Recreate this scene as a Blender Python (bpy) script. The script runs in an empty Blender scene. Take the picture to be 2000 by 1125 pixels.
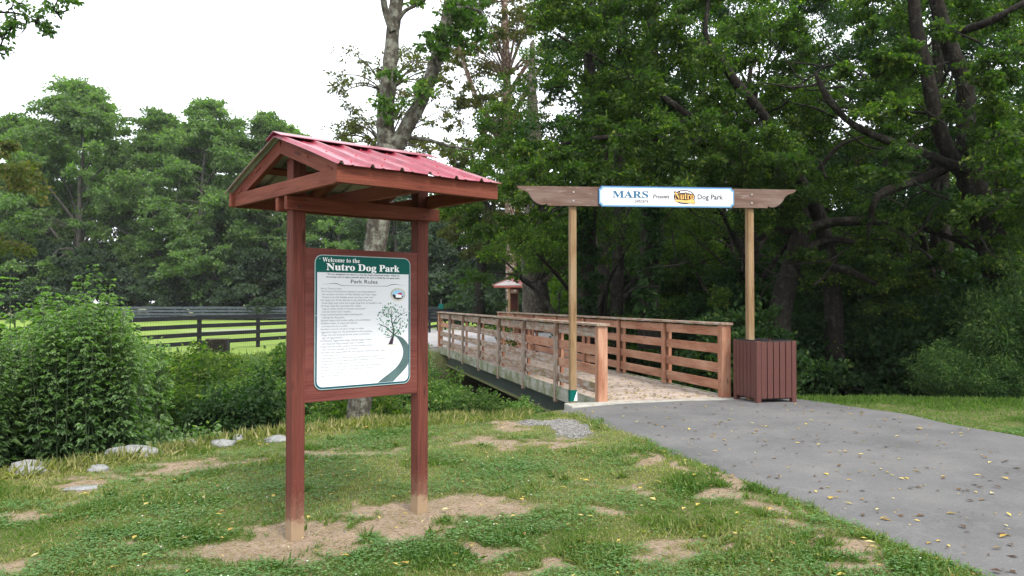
import bpy, bmesh, math, random
import numpy as np
from mathutils import Vector, Matrix
R = math.radians
SC = bpy.context.scene
COL = SC.collection

# ------------------------------------------------------------ camera, sky, sun, exposure
CZ, F = 1.5, 1540.0
cam = bpy.data.cameras.new('camera'); cam.lens = F/2000*36; cam.sensor_width = 36
cam.clip_start = .05; cam.clip_end = 3000
cam_o = bpy.data.objects.new('camera', cam); COL.objects.link(cam_o)
cam_o.location = (0, 0, CZ); cam_o.rotation_euler = (R(90+1.02), 0, 0)
SC.camera = cam_o
W = bpy.data.worlds.new('World'); SC.world = W; W.use_nodes = True
wn = W.node_tree.nodes; wl = W.node_tree.links
bg = wn['Background']
sky = wn.new('ShaderNodeTexSky'); sky.sky_type = 'NISHITA'; sky.sun_disc = False
SUN_EL, SUN_AZ = 52, 150      # azimuth measured clockwise from +Y
sky.sun_elevation = R(SUN_EL); sky.sun_rotation = R(SUN_AZ); sky.dust_density = 3
# an overcast sky: the clouds take most of the colour out and even out the brightness
mx = wn.new('ShaderNodeMix'); mx.data_type = 'RGBA'; mx.inputs[0].default_value = .82
wl.new(sky.outputs[0], mx.inputs[6]); mx.inputs[7].default_value = (9.6, 9.9, 10.4, 1)
wl.new(mx.outputs[2], bg.inputs[0]); bg.inputs[1].default_value = .118
sl = bpy.data.lights.new('sun', 'SUN'); sl.energy = 1.9; sl.angle = R(14); sl.color = (1, .95, .86)
so = bpy.data.objects.new('sun', sl); COL.objects.link(so)
sd = Vector((math.sin(R(SUN_AZ))*math.cos(R(SUN_EL)), math.cos(R(SUN_AZ))*math.cos(R(SUN_EL)), math.sin(R(SUN_EL))))
so.rotation_euler = sd.to_track_quat('Z', 'Y').to_euler()
SC.view_settings.view_transform = 'Standard'; SC.view_settings.look = 'None'
SC.view_settings.exposure = 1.15; SC.view_settings.gamma = 1
SC.render.engine = 'CYCLES'
SC.cycles.max_bounces = 6; SC.cycles.diffuse_bounces = 3; SC.cycles.transmission_bounces = 3
SC.cycles.glossy_bounces = 2; SC.cycles.use_denoising = True

# ------------------------------------------------------------ helpers
def tag(o, label=None, cat=None, group=None, kind=None):
    if label: o['label'] = label
    if cat: o['category'] = cat
    if group: o['group'] = group
    if kind: o['kind'] = kind
    return o
def empty(name, loc, rz=0, label=None, cat=None, group=None):
    o = bpy.data.objects.new(name, None); COL.objects.link(o)
    o.location = loc; o.rotation_euler = (0, 0, rz); o.empty_display_size = .2
    return tag(o, label, cat, group)
def link(name, me, mat=None, parent=None, bevel=0):
    o = bpy.data.objects.new(name, me); COL.objects.link(o)
    if mat is not None and not me.materials: me.materials.append(mat)
    if parent: o.parent = parent
    if bevel:
        b = o.modifiers.new('bevel', 'BEVEL'); b.width = bevel; b.segments = 2; b.limit_method = 'ANGLE'; b.angle_limit = R(40)
    return o
def copy_tree(o, parent=None):
    c = o.copy(); COL.objects.link(c)
    if parent: c.parent = parent
    for ch in list(o.children): copy_tree(ch, c)
    return c
def smooth(me):
    me.polygons.foreach_set('use_smooth', [True]*len(me.polygons)); return me
RNG = np.random.default_rng(7); random.seed(7)

class MB:
    """boxes, boards and prisms collected into one mesh, with a UV whose u runs along the grain (metres)"""
    def __init__(s): s.v = []; s.f = []; s.uv = []
    def face(s, pts, uvs):
        n = len(s.v); s.v += [tuple(p) for p in pts]; s.f.append(tuple(range(n, n+len(pts)))); s.uv += uvs
    def hexa(s, P, L=1, ax=0, off=None):
        """8 corners, index = x + 2y + 4z"""
        n = len(s.v); s.v += [tuple(p) for p in P]
        if off is None: off = (random.uniform(0, 50), random.uniform(0, 50))
        quads = [(0, 2, 3, 1), (4, 5, 7, 6), (0, 1, 5, 4), (2, 6, 7, 3), (0, 4, 6, 2), (1, 3, 7, 5)]
        P = [Vector(p) for p in P]
        g = (P[1]-P[0], P[2]-P[0], P[4]-P[0]); gd = g[ax].normalized()
        o1 = g[(ax+1) % 3].normalized(); o2 = g[(ax+2) % 3].normalized()
        for q in quads:
            s.f.append(tuple(n+i for i in q))
            for i in q:
                d = P[i]-P[0]; s.uv.append((off[0]+d.dot(gd), off[1]+d.dot(o1)+1.3*d.dot(o2)))
    def box(s, c, d, rot=None, ax=None, off=None):
        c = Vector(c); P = []
        for k in (0, 1):
            for j in (0, 1):
                for i in (0, 1):
                    p = Vector(((i-.5)*d[0], (j-.5)*d[1], (k-.5)*d[2]))
                    if rot is not None: p = rot @ p
                    P.append(c+p)
        if ax is None: ax = max(range(3), key=lambda i: d[i])
        s.hexa(P, ax=ax, off=off); return s
    def bar(s, a, b, w, h, up=(0, 0, 1)):
        """board from a to b, w wide sideways, h high"""
        a, b = Vector(a), Vector(b); x = (b-a).normalized(); y = Vector(up).cross(x).normalized(); z = x.cross(y)
        P = []
        for k in (-.5, .5):
            for j in (-.5, .5):
                for e in (a, b): P.append(e+y*j*w+z*k*h)
        s.hexa(P, ax=0); return s
    def prism(s, poly, y0, y1):
        """polygon in x,z extruded along y"""
        n = len(poly); off = random.uniform(0, 50)
        s.face([(x, y0, z) for x, z in poly], [(off+x, off+z) for x, z in poly])
        s.face([(x, y1, z) for x, z in reversed(poly)], [(off+x, off+z+3) for x, z in reversed(poly)])
        for i in range(n):
            (x0, z0), (x1, z1) = poly[i], poly[(i+1) % n]
            s.face([(x1, y0, z1), (x0, y0, z0), (x0, y1, z0), (x1, y1, z1)], [(off+x1, off), (off+x0, off), (off+x0, off+.05), (off+x1, off+.05)])
    def build(s, name, mat, parent=None, bevel=0, sm=False):
        me = bpy.data.meshes.new(name); me.from_pydata(s.v, [], s.f)
        uvl = me.uv_layers.new(name='UVMap'); uvl.data.foreach_set('uv', [c for p in s.uv for c in p])
        if sm: smooth(me)
        me.update(); return link(name, me, mat, parent, bevel)

def np_mesh(name, V, T, attrs=None, sm=False, uv=None):
    V = np.asarray(V, dtype=np.float32); T = np.asarray(T, dtype=np.int32)
    me = bpy.data.meshes.new(name); k = T.shape[1]
    me.vertices.add(len(V)); me.vertices.foreach_set('co', V.ravel())
    me.loops.add(T.size); me.loops.foreach_set('vertex_index', T.ravel())
    me.polygons.add(len(T)); me.polygons.foreach_set('loop_start', np.arange(0, T.size, k, dtype=np.int32))
    for kk, a in (attrs or {}).items():
        at = me.attributes.new(kk, 'FLOAT', 'POINT'); at.data.foreach_set('value', np.asarray(a, dtype=np.float32))
    if sm: me.polygons.foreach_set('use_smooth', np.ones(len(T), dtype=bool))
    me.update(calc_edges=True); me.validate(); return me

def catmull(pts, n=4):
    P = [np.array(p, float) for p in pts]; P = [2*P[0]-P[1]]+P+[2*P[-1]-P[-2]]; out = []
    for i in range(1, len(P)-2):
        for j in range(n):
            t = j/n
            out.append(.5*(2*P[i]+(P[i+1]-P[i-1])*t+(2*P[i-1]-5*P[i]+4*P[i+1]-P[i+2])*t*t+(3*P[i]-P[i-1]-3*P[i+1]+P[i+2])*t**3))
    out.append(P[-2]); return out

class Tubes:
    """tapered limbs; each point is x, y, z, radius"""
    def __init__(s): s.V = []; s.T = []; s.n = 0
    def add(s, pts, seg=8, sub=4, rough=.0):
        P = catmull(pts, sub) if len(pts) > 2 or sub > 1 else [np.array(p, float) for p in pts]
        if len(pts) == 2: P = [np.array(pts[0], float)+(np.array(pts[1], float)-np.array(pts[0], float))*t for t in np.linspace(0, 1, 3)]
        P = np.array(P); m = len(P); n0 = s.n
        tang = np.gradient(P[:, :3], axis=0); tang /= np.linalg.norm(tang, axis=1)[:, None]+1e-9
        ref = np.array([1., 0, 0]) if abs(tang[0][0]) < .8 else np.array([0, 1., 0])
        a = np.linspace(0, 2*math.pi, seg, endpoint=False)
        for i in range(m):
            u = np.cross(tang[i], ref); u /= np.linalg.norm(u); v = np.cross(tang[i], u)
            r = max(P[i, 3], .002)*(1+rough*(RNG.random(seg)-.5)) if rough else max(P[i, 3], .002)*np.ones(seg)
            s.V.append(P[i, :3]+np.outer(np.cos(a)*r, u)+np.outer(np.sin(a)*r, v))
        for i in range(m-1):
            for j in range(seg):
                k = (j+1) % seg
                s.T.append((n0+i*seg+j, n0+i*seg+k, n0+(i+1)*seg+k, n0+(i+1)*seg+j))
        s.V.append(P[-1:, :3]); tip = n0+m*seg
        for j in range(seg): s.T.append((n0+(m-1)*seg+j, n0+(m-1)*seg+(j+1) % seg, tip, tip))
        s.n = tip+1
        return P
    def mesh(s, name):
        V = np.concatenate(s.V); me = bpy.data.meshes.new(name)
        me.from_pydata(V.tolist(), [], [t[:3] if t[2] == t[3] else t for t in s.T]); smooth(me); me.update(); return me

def unit(a): return a/(np.linalg.norm(a, axis=-1, keepdims=True)+1e-9)
def leaf_arrays(P, D, L, Wd, fold=.18, droop=.15, rng=RNG, flat=0.):
    """folded four-point leaves: base, side, tip, side"""
    N = len(P); up = np.zeros((N, 3)); up[:, 2] = 1
    rnd = unit(rng.normal(size=(N, 3)))
    ref = unit(up*flat+rnd*(1-flat)) if flat else rnd
    S = unit(np.cross(D, ref)); Nn = np.cross(S, D)
    L = np.asarray(L)[:, None]; Wd = np.asarray(Wd)[:, None]
    m = P+D*L*.42
    V = np.stack([P, m+S*Wd*.5+Nn*Wd*fold, P+D*L-Nn*L*droop, m-S*Wd*.5+Nn*Wd*fold], axis=1).reshape(-1, 3)
    b = np.arange(N)[:, None]*4
    T = np.stack([b+[0, 1, 2], b+[0, 2, 3]], axis=1).reshape(-1, 3)
    return V, T
def leaf_mesh(name, P, D, L, Wd, var, **k):
    V, T = leaf_arrays(P, D, L, Wd, **k)
    return np_mesh(name, V, T, {'var': np.repeat(var, 4)})

# value noise
_perm = np.random.default_rng(3).random((256, 256))
def vn(x, y, s=0):
    x = np.asarray(x, float)+s*17.3; y = np.asarray(y, float)+s*9.1
    xi = np.floor(x).astype(int); yi = np.floor(y).astype(int); fx = x-xi; fy = y-yi
    fx = fx*fx*(3-2*fx); fy = fy*fy*(3-2*fy)
    g = lambda a, b: _perm[a & 255, b & 255]
    return (g(xi, yi)*(1-fx)+g(xi+1, yi)*fx)*(1-fy)+(g(xi, yi+1)*(1-fx)+g(xi+1, yi+1)*fx)*fy
def fbm(x, y, s=0, o=4):
    r = 0; a = .5
    for i in range(o): r = r+a*vn(x*2**i, y*2**i, s+i); a *= .5
    return r/(1-.5**o)
def sstep(a, b, x): t = np.clip((x-a)/(b-a), 0, 1); return t*t*(3-2*t)

# ------------------------------------------------------------ materials
class NT:
    def __init__(s, name, rough=.8, spec=.3):
        s.m = bpy.data.materials.new(name); s.m.use_nodes = True; s.t = s.m.node_tree; s.n = s.t.nodes; s.l = s.t.links
        s.b = s.n['Principled BSDF']; s.b.inputs['Roughness'].default_value = rough; s.b.inputs['Specular IOR Level'].default_value = spec
    def put(s, inp, v):
        if isinstance(v, bpy.types.NodeSocket): s.l.new(v, inp)
        elif v is not None:
            if hasattr(inp.default_value, '__len__') and not hasattr(v, '__len__'): inp.default_value = (v,)*len(inp.default_value)
            else: inp.default_value = tuple(v)+((1,) if hasattr(inp.default_value, '__len__') and len(inp.default_value) == 4 and len(v) == 3 else ()) if hasattr(v, '__len__') else v
    def co(s, kind='Object', scale=(1, 1, 1), rand=False):
        c = s.n.new('ShaderNodeTexCoord'); m = s.n.new('ShaderNodeMapping'); s.l.new(c.outputs[kind], m.inputs[0]); m.inputs['Scale'].default_value = scale
        return m.outputs[0]
    def noise(s, vec, sc, det=4, rough=.6, dist=0):
        x = s.n.new('ShaderNodeTexNoise'); s.l.new(vec, x.inputs['Vector']); x.inputs['Scale'].default_value = sc; x.inputs['Detail'].default_value = det
        x.inputs['Roughness'].default_value = rough; x.inputs['Distortion'].default_value = dist; return x.outputs[0]
    def vor(s, vec, sc, feat='F1', out=0):
        x = s.n.new('ShaderNodeTexVoronoi'); x.feature = feat; s.l.new(vec, x.inputs['Vector']); x.inputs['Scale'].default_value = sc; return x.outputs[out]
    def ramp(s, v, stops, interp='LINEAR'):
        x = s.n.new('ShaderNodeValToRGB'); s.l.new(v, x.inputs[0]); e = x.color_ramp.elements; x.color_ramp.interpolation = interp
        while len(e) < len(stops): e.new(.5)
        for el, (p, c) in zip(e, stops): el.position = p; el.color = (tuple(c)+(1,)) if hasattr(c, '__len__') else (c, c, c, 1)
        return x.outputs[0]
    def mix(s, f, a, b, mode='MIX'):
        x = s.n.new('ShaderNodeMix'); x.data_type = 'RGBA'; x.blend_type = mode
        s.put(x.inputs[0], f); s.put(x.inputs[6], a); s.put(x.inputs[7], b); return x.outputs[2]
    def math(s, op, a, b=None, clamp=False):
        x = s.n.new('ShaderNodeMath'); x.operation = op; x.use_clamp = clamp; s.put(x.inputs[0], a)
        if b is not None: s.put(x.inputs[1], b)
        return x.outputs[0]
    def attr(s, name):
        x = s.n.new('ShaderNodeAttribute'); x.attribute_name = name; return x.outputs['Fac']
    def sep(s, vec, i):
        x = s.n.new('ShaderNodeSeparateXYZ'); s.l.new(vec, x.inputs[0]); return x.outputs[i]
    def objrand(s):
        return s.n.new('ShaderNodeObjectInfo').outputs['Random']
    def col(s, v): s.put(s.b.inputs['Base Color'], v); return s
    def bump(s, v, st=.3, d=.01):
        x = s.n.new('ShaderNodeBump'); s.l.new(v, x.inputs['Height']); x.inputs['Strength'].default_value = st; x.inputs['Distance'].default_value = d
        s.l.new(x.outputs[0], s.b.inputs['Normal']); return s

def wood(name, a, b, c=None, rough=.75, worn=0, worncol=(.25, .22, .2), knots=True, moss=0, mud=False, spec=.2, blot=.35):
    m = NT(name, rough, spec); uv = m.co('UV', (1, 1, 1))
    g = m.noise(m.co('UV', (1.6, 34, 1)), 1.5, 5, .65, .6)
    g2 = m.noise(m.co('UV', (3, 170, 1)), 1, 3, .6)
    big = m.noise(m.co('UV', (.8, 3, 1)), 1.6, 3, .6)
    c1 = m.ramp(g, [(.32, a), (.5, tuple((x+y)/2 for x, y in zip(a, b))), (.68, b)])
    c1 = m.mix(m.ramp(g2, [(.35, .7), (.6, 0)]), c1, tuple(x*.45 for x in a))
    if c: c1 = m.mix(m.ramp(big, [(.4, 0), (.7, blot*2)]), c1, c)
    if knots:
        v = m.vor(m.co('UV', (1.3, 5, 1)), 1.4); k = m.ramp(v, [(.05, 1), (.12, 0)])
        c1 = m.mix(m.math('MULTIPLY', k, .8), c1, tuple(x*.3 for x in a))
    if worn:
        w = m.noise(m.co('UV', (2.5, 14, 1)), 1.4, 6, .7); c1 = m.mix(m.ramp(w, [(.62-worn*.3, 0), (.72-worn*.2, .85)]), c1, worncol)
    if moss:
        w = m.noise(m.co('Object', (1, 1, 1)), 3.5, 5, .65); c1 = m.mix(m.ramp(w, [(.58-moss*.2, 0), (.75-moss*.2, .8)]), c1, (.11, .13, .035))
    if mud:
        z = m.sep(m.co('Object'), 2); n = m.noise(m.co('Object'), 18, 5, .7)
        zz = m.math('ADD', z, m.math('MULTIPLY', n, -.26)); zz = m.math('ADD', zz, .06)
        c1 = m.mix(m.ramp(zz, [(.0, 1), (.03, .9), (.07, .25), (.22, 0)]), c1, (.27, .19, .12))
        sp = m.noise(m.co('Object'), 90, 2, .5); zf = m.ramp(z, [(.0, .8), (.6, 0)])
        c1 = m.mix(m.math('MULTIPLY', m.ramp(sp, [(.62, 0), (.68, 1)]), zf), c1, (.27, .19, .12))
    sp = m.noise(m.co('Object'), 45, 4, .7)
    c1 = m.mix(m.ramp(sp, [(.68, 0), (.74, .3)]), c1, (.3, .25, .2))
    m.col(c1); m.bump(m.math('ADD', g, m.math('MULTIPLY', g2, .7)), .8, .005)
    return m.m

def simple(name, c, rough=.6, spec=.4, metal=0, var=.12, sc=8, bump=0):
    m = NT(name, rough, spec); n = m.noise(m.co(), sc, 5, .65)
    m.col(m.mix(m.ramp(n, [(.3, 0), (.7, 1)]), tuple(x*(1-var) for x in c), tuple(min(1, x*(1+var)) for x in c)))
    m.b.inputs['Metallic'].default_value = metal
    if bump: m.bump(n, bump, .01)
    return m.m

def leafmat(name, stops, trans=.35, tcol=(.13, .19, .03), rough=.6, spec=.12, orand=.25):
    m = NT(name, rough, spec); v = m.attr('var')
    c = m.ramp(v, stops)
    if orand:
        hs = m.n.new('ShaderNodeHueSaturation'); m.l.new(c, hs.inputs['Color'])
        m.l.new(m.math('ADD', m.math('MULTIPLY', m.objrand(), orand*2), 1-orand), hs.inputs['Value']); c = hs.outputs[0]
    m.col(c)
    tr = m.n.new('ShaderNodeBsdfTranslucent')
    tc = m.mix(1, c, tuple(x*12 for x in tcol), 'MULTIPLY'); m.l.new(tc, tr.inputs[0])
    ms = m.n.new('ShaderNodeMixShader'); ms.inputs[0].default_value = trans
    m.l.new(m.b.outputs[0], ms.inputs[1]); m.l.new(tr.outputs[0], ms.inputs[2])
    m.l.new(ms.outputs[0], m.n['Material Output'].inputs[0]); return m.m

M = {}
M['red'] = wood('red_stained_wood', (.12, .028, .016), (.2, .052, .03), (.26, .09, .055), mud=False, blot=.25)
M['redpost'] = wood('red_post_wood', (.085, .024, .017), (.17, .048, .034), (.13, .034, .025), mud=True, blot=.25)
M['redply'] = wood('red_plywood', (.12, .03, .024), (.16, .045, .036), (.19, .065, .05), knots=False, blot=.4)
M['rail'] = wood('weathered_rail_wood', (.26, .11, .062), (.44, .205, .125), (.5, .3, .2), worn=.12, worncol=(.32, .27, .22), rough=.85)
M['railgrey'] = wood('greyed_rail_wood', (.17, .095, .06), (.33, .19, .125), (.38, .25, .17), worn=.55, worncol=(.38, .36, .32), moss=.12, rough=.88)
M['deck'] = wood('deck_boards', (.3, .235, .195), (.45, .37, .315), (.52, .44, .38), worn=.2, worncol=(.42, .38, .34), moss=.0, rough=.9)
M['fascia'] = wood('mossy_fascia_wood', (.2, .2, .15), (.36, .36, .3), (.42, .42, .36), moss=.75, rough=.9)
M['pine'] = wood('yellow_pine_post', (.17, .1, .046), (.32, .205, .105), (.29, .215, .13), rough=.7)
M['beam'] = wood('brown_gate_beam', (.1, .056, .042), (.175, .105, .08), (.19, .14, .12), worn=.2, worncol=(.25, .2, .18), rough=.8)
M['bin'] = simple('brown_plastic_slats', (.078, .024, .019), .5, .4, var=.12, sc=14)
M['black'] = simple('black_fence_paint', (.014, .015, .019), .7, .25, var=.35, sc=5)
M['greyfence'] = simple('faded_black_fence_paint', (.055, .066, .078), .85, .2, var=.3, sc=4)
M['steel'] = simple('dark_green_steel', (.03, .042, .036), .55, .4, var=.3, sc=4)
M['flange'] = simple('mossy_flange', (.14, .15, .06), .8, .2, var=.4, sc=6)
M['bolt'] = simple('galvanised_bolt', (.35, .35, .34), .4, .5, .6)
M['liner'] = simple('black_liner', (.012, .012, .012), .5, .3)
M['wire'] = simple('wire_mesh_steel', (.12, .13, .12), .5, .4, .5)
M['teal'] = simple('teal_sign_print', (.0, .085, .068), .5, .12, var=.04)
M['tealblue'] = simple('blue_teal_print', (.01, .07, .1), .5, .12, var=.05)
M['signwhite'] = simple('white_sign_face', (.66, .67, .7), .45, .25, var=.02, sc=3)
M['signedge'] = simple('sign_edge_silver', (.32, .42, .4), .4, .5)
M['ink'] = simple('grey_ink', (.05, .05, .06), .6, .2, var=.02)
M['inkpale'] = simple('faded_ink', (.17, .18, .21), .6, .2, var=.02)
M['inkpaler'] = simple('very_faded_ink', (.24, .25, .28), .6, .2, var=.02)
M['white'] = simple('white_lettering', (.82, .83, .84), .4, .4, var=.01)
M['artdark'] = simple('dark_purple_art', (.035, .02, .035), .5, .3, var=.05)
M['artroad'] = simple('slate_green_art', (.07, .12, .12), .45, .3, var=.25, sc=6)
M['artleaf'] = simple('green_dot_art', (.06, .2, .11), .5, .3, var=.4, sc=60)
M['artskin'] = simple('pale_blue_art', (.3, .55, .75), .5, .3, var=.05)
M['artred'] = simple('red_roof_art', (.5, .04, .06), .5, .3, var=.05)
M['sealring'] = simple('beige_seal_ring', (.55, .53, .45), .5, .3, var=.05)
M['blueframe'] = simple('blue_sign_border', (.12, .27, .42), .5, .4, var=.1, sc=6)
M['bluedark'] = simple('dark_blue_sign_edge', (.012, .04, .13), .5, .4)
M['marsblue'] = simple('steel_blue_letters', (.02, .11, .2), .5, .3, var=.05)
M['gold'] = simple('golden_logo_letters', (.72, .42, .13), .5, .3, var=.15, sc=30)
M['brownink'] = simple('dark_brown_ink', (.02, .01, .008), .6, .2, var=.05)
M['concrete'] = None
m = NT('concrete', .9, .2); n = m.noise(m.co(), 6, 6, .7); n2 = m.noise(m.co(), 60, 3, .6)
m.col(m.mix(m.ramp(n2, [(.4, 0), (.7, .4)]), m.ramp(n, [(.3, (.22, .215, .19)), (.55, (.36, .35, .31)), (.75, (.42, .41, .38))]), (.2, .19, .17))); m.bump(n2, .4, .005); M['concrete'] = m.m

m = NT('red_roof_metal', .28, .6)      # painted ribbed sheet, faded and chalky
n = m.noise(m.co('Object', (1, 3, 1)), 3, 5, .65); n3 = m.noise(m.co(), 40, 4, .7)
c = m.ramp(n, [(.3, (.2, .025, .042)), (.6, (.28, .045, .07)), (.8, (.38, .13, .16))])
sm_ = m.noise(m.co('Object', (2, 9, 1)), 6, 4, .7); c = m.mix(m.ramp(sm_, [(.55, 0), (.75, .5)]), c, (.16, .05, .05))
m.col(m.mix(m.ramp(n3, [(.62, 0), (.72, .5)]), c, (.2, .03, .03))); m.bump(n, .12, .01); M['roofred'] = m.m
m = NT('roof_underside', .6, .3); n = m.noise(m.co(), 5, 5, .7)
m.col(m.ramp(n, [(.35, (.2, .2, .17)), (.7, (.36, .37, .33))])); M['roofunder'] = m.m

def bark(name, c1, c2, c3=None, sc=1., lich=0):
    m = NT(name, .95, .1); v = m.co('Object', (3*sc, 3*sc, .8*sc)); n = m.noise(v, 4, 6, .7, .5); n2 = m.noise(m.co(), 6*sc, 5, .7)
    c = m.ramp(n, [(.35, c1), (.65, c2)])
    if lich: c = m.mix(m.ramp(n2, [(.55-lich*.15, 0), (.62, .85)]), c, c3)
    m.col(c); m.bump(n, .8, .03); return m.m
M['barkgrey'] = bark('grey_lichened_bark', (.03, .026, .021), (.1, .088, .07), (.2, .205, .165), 1.6, .55)
M['barkred'] = bark('reddish_flaking_bark', (.07, .04, .03), (.17, .11, .085), (.4, .36, .3), 1, .2)
M['barkdark'] = bark('shade_darkened_bark', (.008, .007, .006), (.026, .022, .018), (.045, .045, .035), 1.5, .2)  # near black bark, the shade of the wood put into the colour
M['barkmid'] = bark('brown_forest_bark', (.03, .025, .02), (.09, .075, .06), (.14, .14, .11), 1.5, .3)
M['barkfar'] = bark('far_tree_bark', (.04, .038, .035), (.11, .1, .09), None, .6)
g = lambda *a: [(p, c) for p, c in a]
M['leafwood'] = leafmat('woodland_leaves', g((0, (.018, .036, .010)), (.45, (.035, .066, .016)), (.8, (.085, .125, .024)), (1, (.17, .19, .04))), .48)
M['leafwood2'] = leafmat('shade_darkened_leaves', g((0, (.011, .027, .010)), (.6, (.022, .05, .016)), (1, (.045, .08, .024))), .3)  # darker copy of the woodland leaves, gloom under the canopy painted in
M['leafglow'] = leafmat('backlit_yellow_green_leaves', g((0, (.05, .085, .015)), (.6, (.09, .14, .022)), (1, (.15, .18, .035))), .5)  # lighter yellow green leaves, the backlit glow painted into their colour
M['leafyel'] = leafmat('turning_leaves', g((0, (.05, .06, .02)), (.45, (.085, .095, .03)), (.75, (.13, .11, .035)), (1, (.17, .1, .04))), .4)
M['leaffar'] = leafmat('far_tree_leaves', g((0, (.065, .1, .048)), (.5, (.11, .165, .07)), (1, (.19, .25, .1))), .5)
M['leaffardark'] = leafmat('far_dark_leaves', g((0, (.026, .042, .028)), (.5, (.042, .066, .04)), (1, (.075, .11, .055))), .3)
M['leafweed'] = leafmat('tall_weed_leaves', g((0, (.035, .066, .027)), (.45, (.075, .128, .052)), (.8, (.14, .205, .085)), (1, (.24, .28, .14))), .35, spec=.4)
M['leafshrub'] = leafmat('shrub_leaves', g((0, (.03, .06, .02)), (.45, (.058, .11, .03)), (.85, (.11, .175, .045)), (1, (.19, .22, .07))), .35)
M['leafcedar'] = leafmat('feathery_leaves', g((0, (.018, .04, .016)), (.6, (.04, .08, .027)), (1, (.11, .155, .045))), .35, spec=.05)
M['grass'] = leafmat('grass_blades', g((0, (.085, .15, .035)), (.4, (.14, .2, .055)), (.6, (.21, .22, .085)), (.8, (.33, .30, .145)), (1, (.46, .39, .23))), .35, orand=0)
M['straw'] = leafmat('dead_straw', g((0, (.12, .1, .05)), (.6, (.26, .2, .11)), (1, (.42, .34, .2))), .1, orand=0)
M['clover'] = leafmat('clover_leaves', g((0, (.07, .15, .045)), (.7, (.1, .19, .06)), (1, (.16, .26, .1))), .3, orand=0)
M['litter'] = leafmat('fallen_leaf_litter', g((0, (.05, .03, .02)), (.4, (.11, .07, .04)), (.6, (.3, .2, .05)), (.85, (.5, .38, .08)), (1, (.4, .36, .2))), .1, orand=0)
M['weedstem'] = simple('green_stems', (.035, .055, .022), .6, .3, var=.3)

# ------------------------------------------------------------ the lie of the land
EX = [-60, -20, -8, -4.6, -3, -1.9, -.5, .7, 2, 4, 7, 12, 30, 60]; EY = [-60, -12, 2.4, 6.7, 8.7, 9.9, 10.5, 10.9, 11.4, 11.9, 11.5, 11.2, 10.5, 10]
FX = [-60, -10, -2.3, 0, 4, 60]; FY = [17, 21, 24.6, 25.2, 26, 27]
def edge(x): return np.interp(x, EX, EY)
def zg(x, y):
    x = np.asarray(x, float); y = np.asarray(y, float)
    e = edge(x)+.25*(fbm(x*.8, y*.2, 5)-.5); f = np.interp(x, FX, FY)
    c = sstep(-.15, 2.6, y-e)*sstep(-.3, 3.2, f-y)
    far = sstep(8, 24, y)
    z = .09*sstep(-.4, 2.2, x)*(1-far)-.14*far+.2*np.exp(-((x+1.0)/4.5)**2)*sstep(15, 25, y)*(1-sstep(32, 60, y))
    z = z-.05*sstep(-2, -6, x)*(1-far)
    z = z+(fbm(x*1.1, y*1.1, 1)-.5)*.05*(1-c)
    return z-1.9*c
def gp(px, py, h=0.):
    """the point of the lawn seen in this direction"""
    d = (CZ-h)*F/(py-590); return ((px-1000)/F*d, d)

PL = [(.62, 11.25), (.80, 10.5), (1.16, 9.1), (1.66, 6.8), (2.02, 5.6), (2.17, 4.75), (2.40, 4.05), (2.75, 2.5), (3.0, 0), (3.2, -8)]
PR = [(3.95, 11.75), (4.15, 11.2), (4.5, 10.6), (4.9, 9.6), (5.3, 8.2), (5.55, 7), (5.8, 6), (6.1, 3.8), (6.3, 0), (6.4, -8)]
def path_left(y): a = np.array(PL)[::-1]; return np.interp(y, a[:, 1], a[:, 0])
def path_right(y): a = np.array(PR)[::-1]; return np.interp(y, a[:, 1], a[:, 0])
BLOBS = []
def blob(px, py, rx, ry, s=1.): x, y = gp(px, py); BLOBS.append((x, y, rx*1.15, ry*1.35, 1.15 if len(BLOBS) > 4 else 1.7))
for b in [(560, 1058, .42, .30), (640, 1040, .22, .16), (820, 1000, .42, .26), (905, 990, .34, .2), (780, 1040, .26, .13), (480, 1062, .12, .09), (1300, 1072, .24, .09), (1430, 985, .3, .16), (1250, 1085, .2, .05), (1050, 870, .5, .12), (890, 1075, .3, .07), (1470, 1000, .1, .12), (30, 1015, .3, .1), (1320, 1078, .3, .07), (1180, 1000, .12, .1), (1180, 1008, .1, .12),
          (1262, 908, .14, .3), (1390, 960, .12, .25), (1580, 1062, .2, .1), (1650, 1105, .2, .1), (640, 882, .4, .22), (725, 884, .35, .2), (960, 862, .5, .3), (1000, 832, .4, .3), (230, 930, .55, .14), (360, 908, .5, .14), (140, 948, .3, .12), (455, 897, .4, .1),
          (190, 1118, .3, .08), (10, 1085, .25, .12), (300, 1050, .1, .06), (130, 1000, .25, .08), (1050, 1118, .15, .06), (1400, 1112, .14, .06), (1215, 960, .1, .12), (1340, 935, .1, .2), (1500, 1035, .12, .12), (1130, 945, .1, .1), (930, 1060, .12, .08), (1540, 1015, .1, .12)]: blob(*b)
def dirt(x, y):
    x = np.asarray(x, float); y = np.asarray(y, float); d = np.zeros_like(x)
    x0, y0 = x, y; x = x+.75*(fbm(x*3.1, y*3.1, 13)-.5); y = y+.95*(fbm(x0*3.1, y0*3.1, 14)-.5)
    for bx, by, rx, ry, s in BLOBS: d = np.maximum(d, s*np.exp(-(((x-bx)/rx)**2+((y-by)/ry)**2)*1.1))
    d = d+(fbm(x*2.6, y*2.6, 11)-.5)*.8+(fbm(x*11, y*11, 12, 4)-.5)*1.15
    return np.clip(sstep(.36, .86, d), 0, 1)
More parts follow.
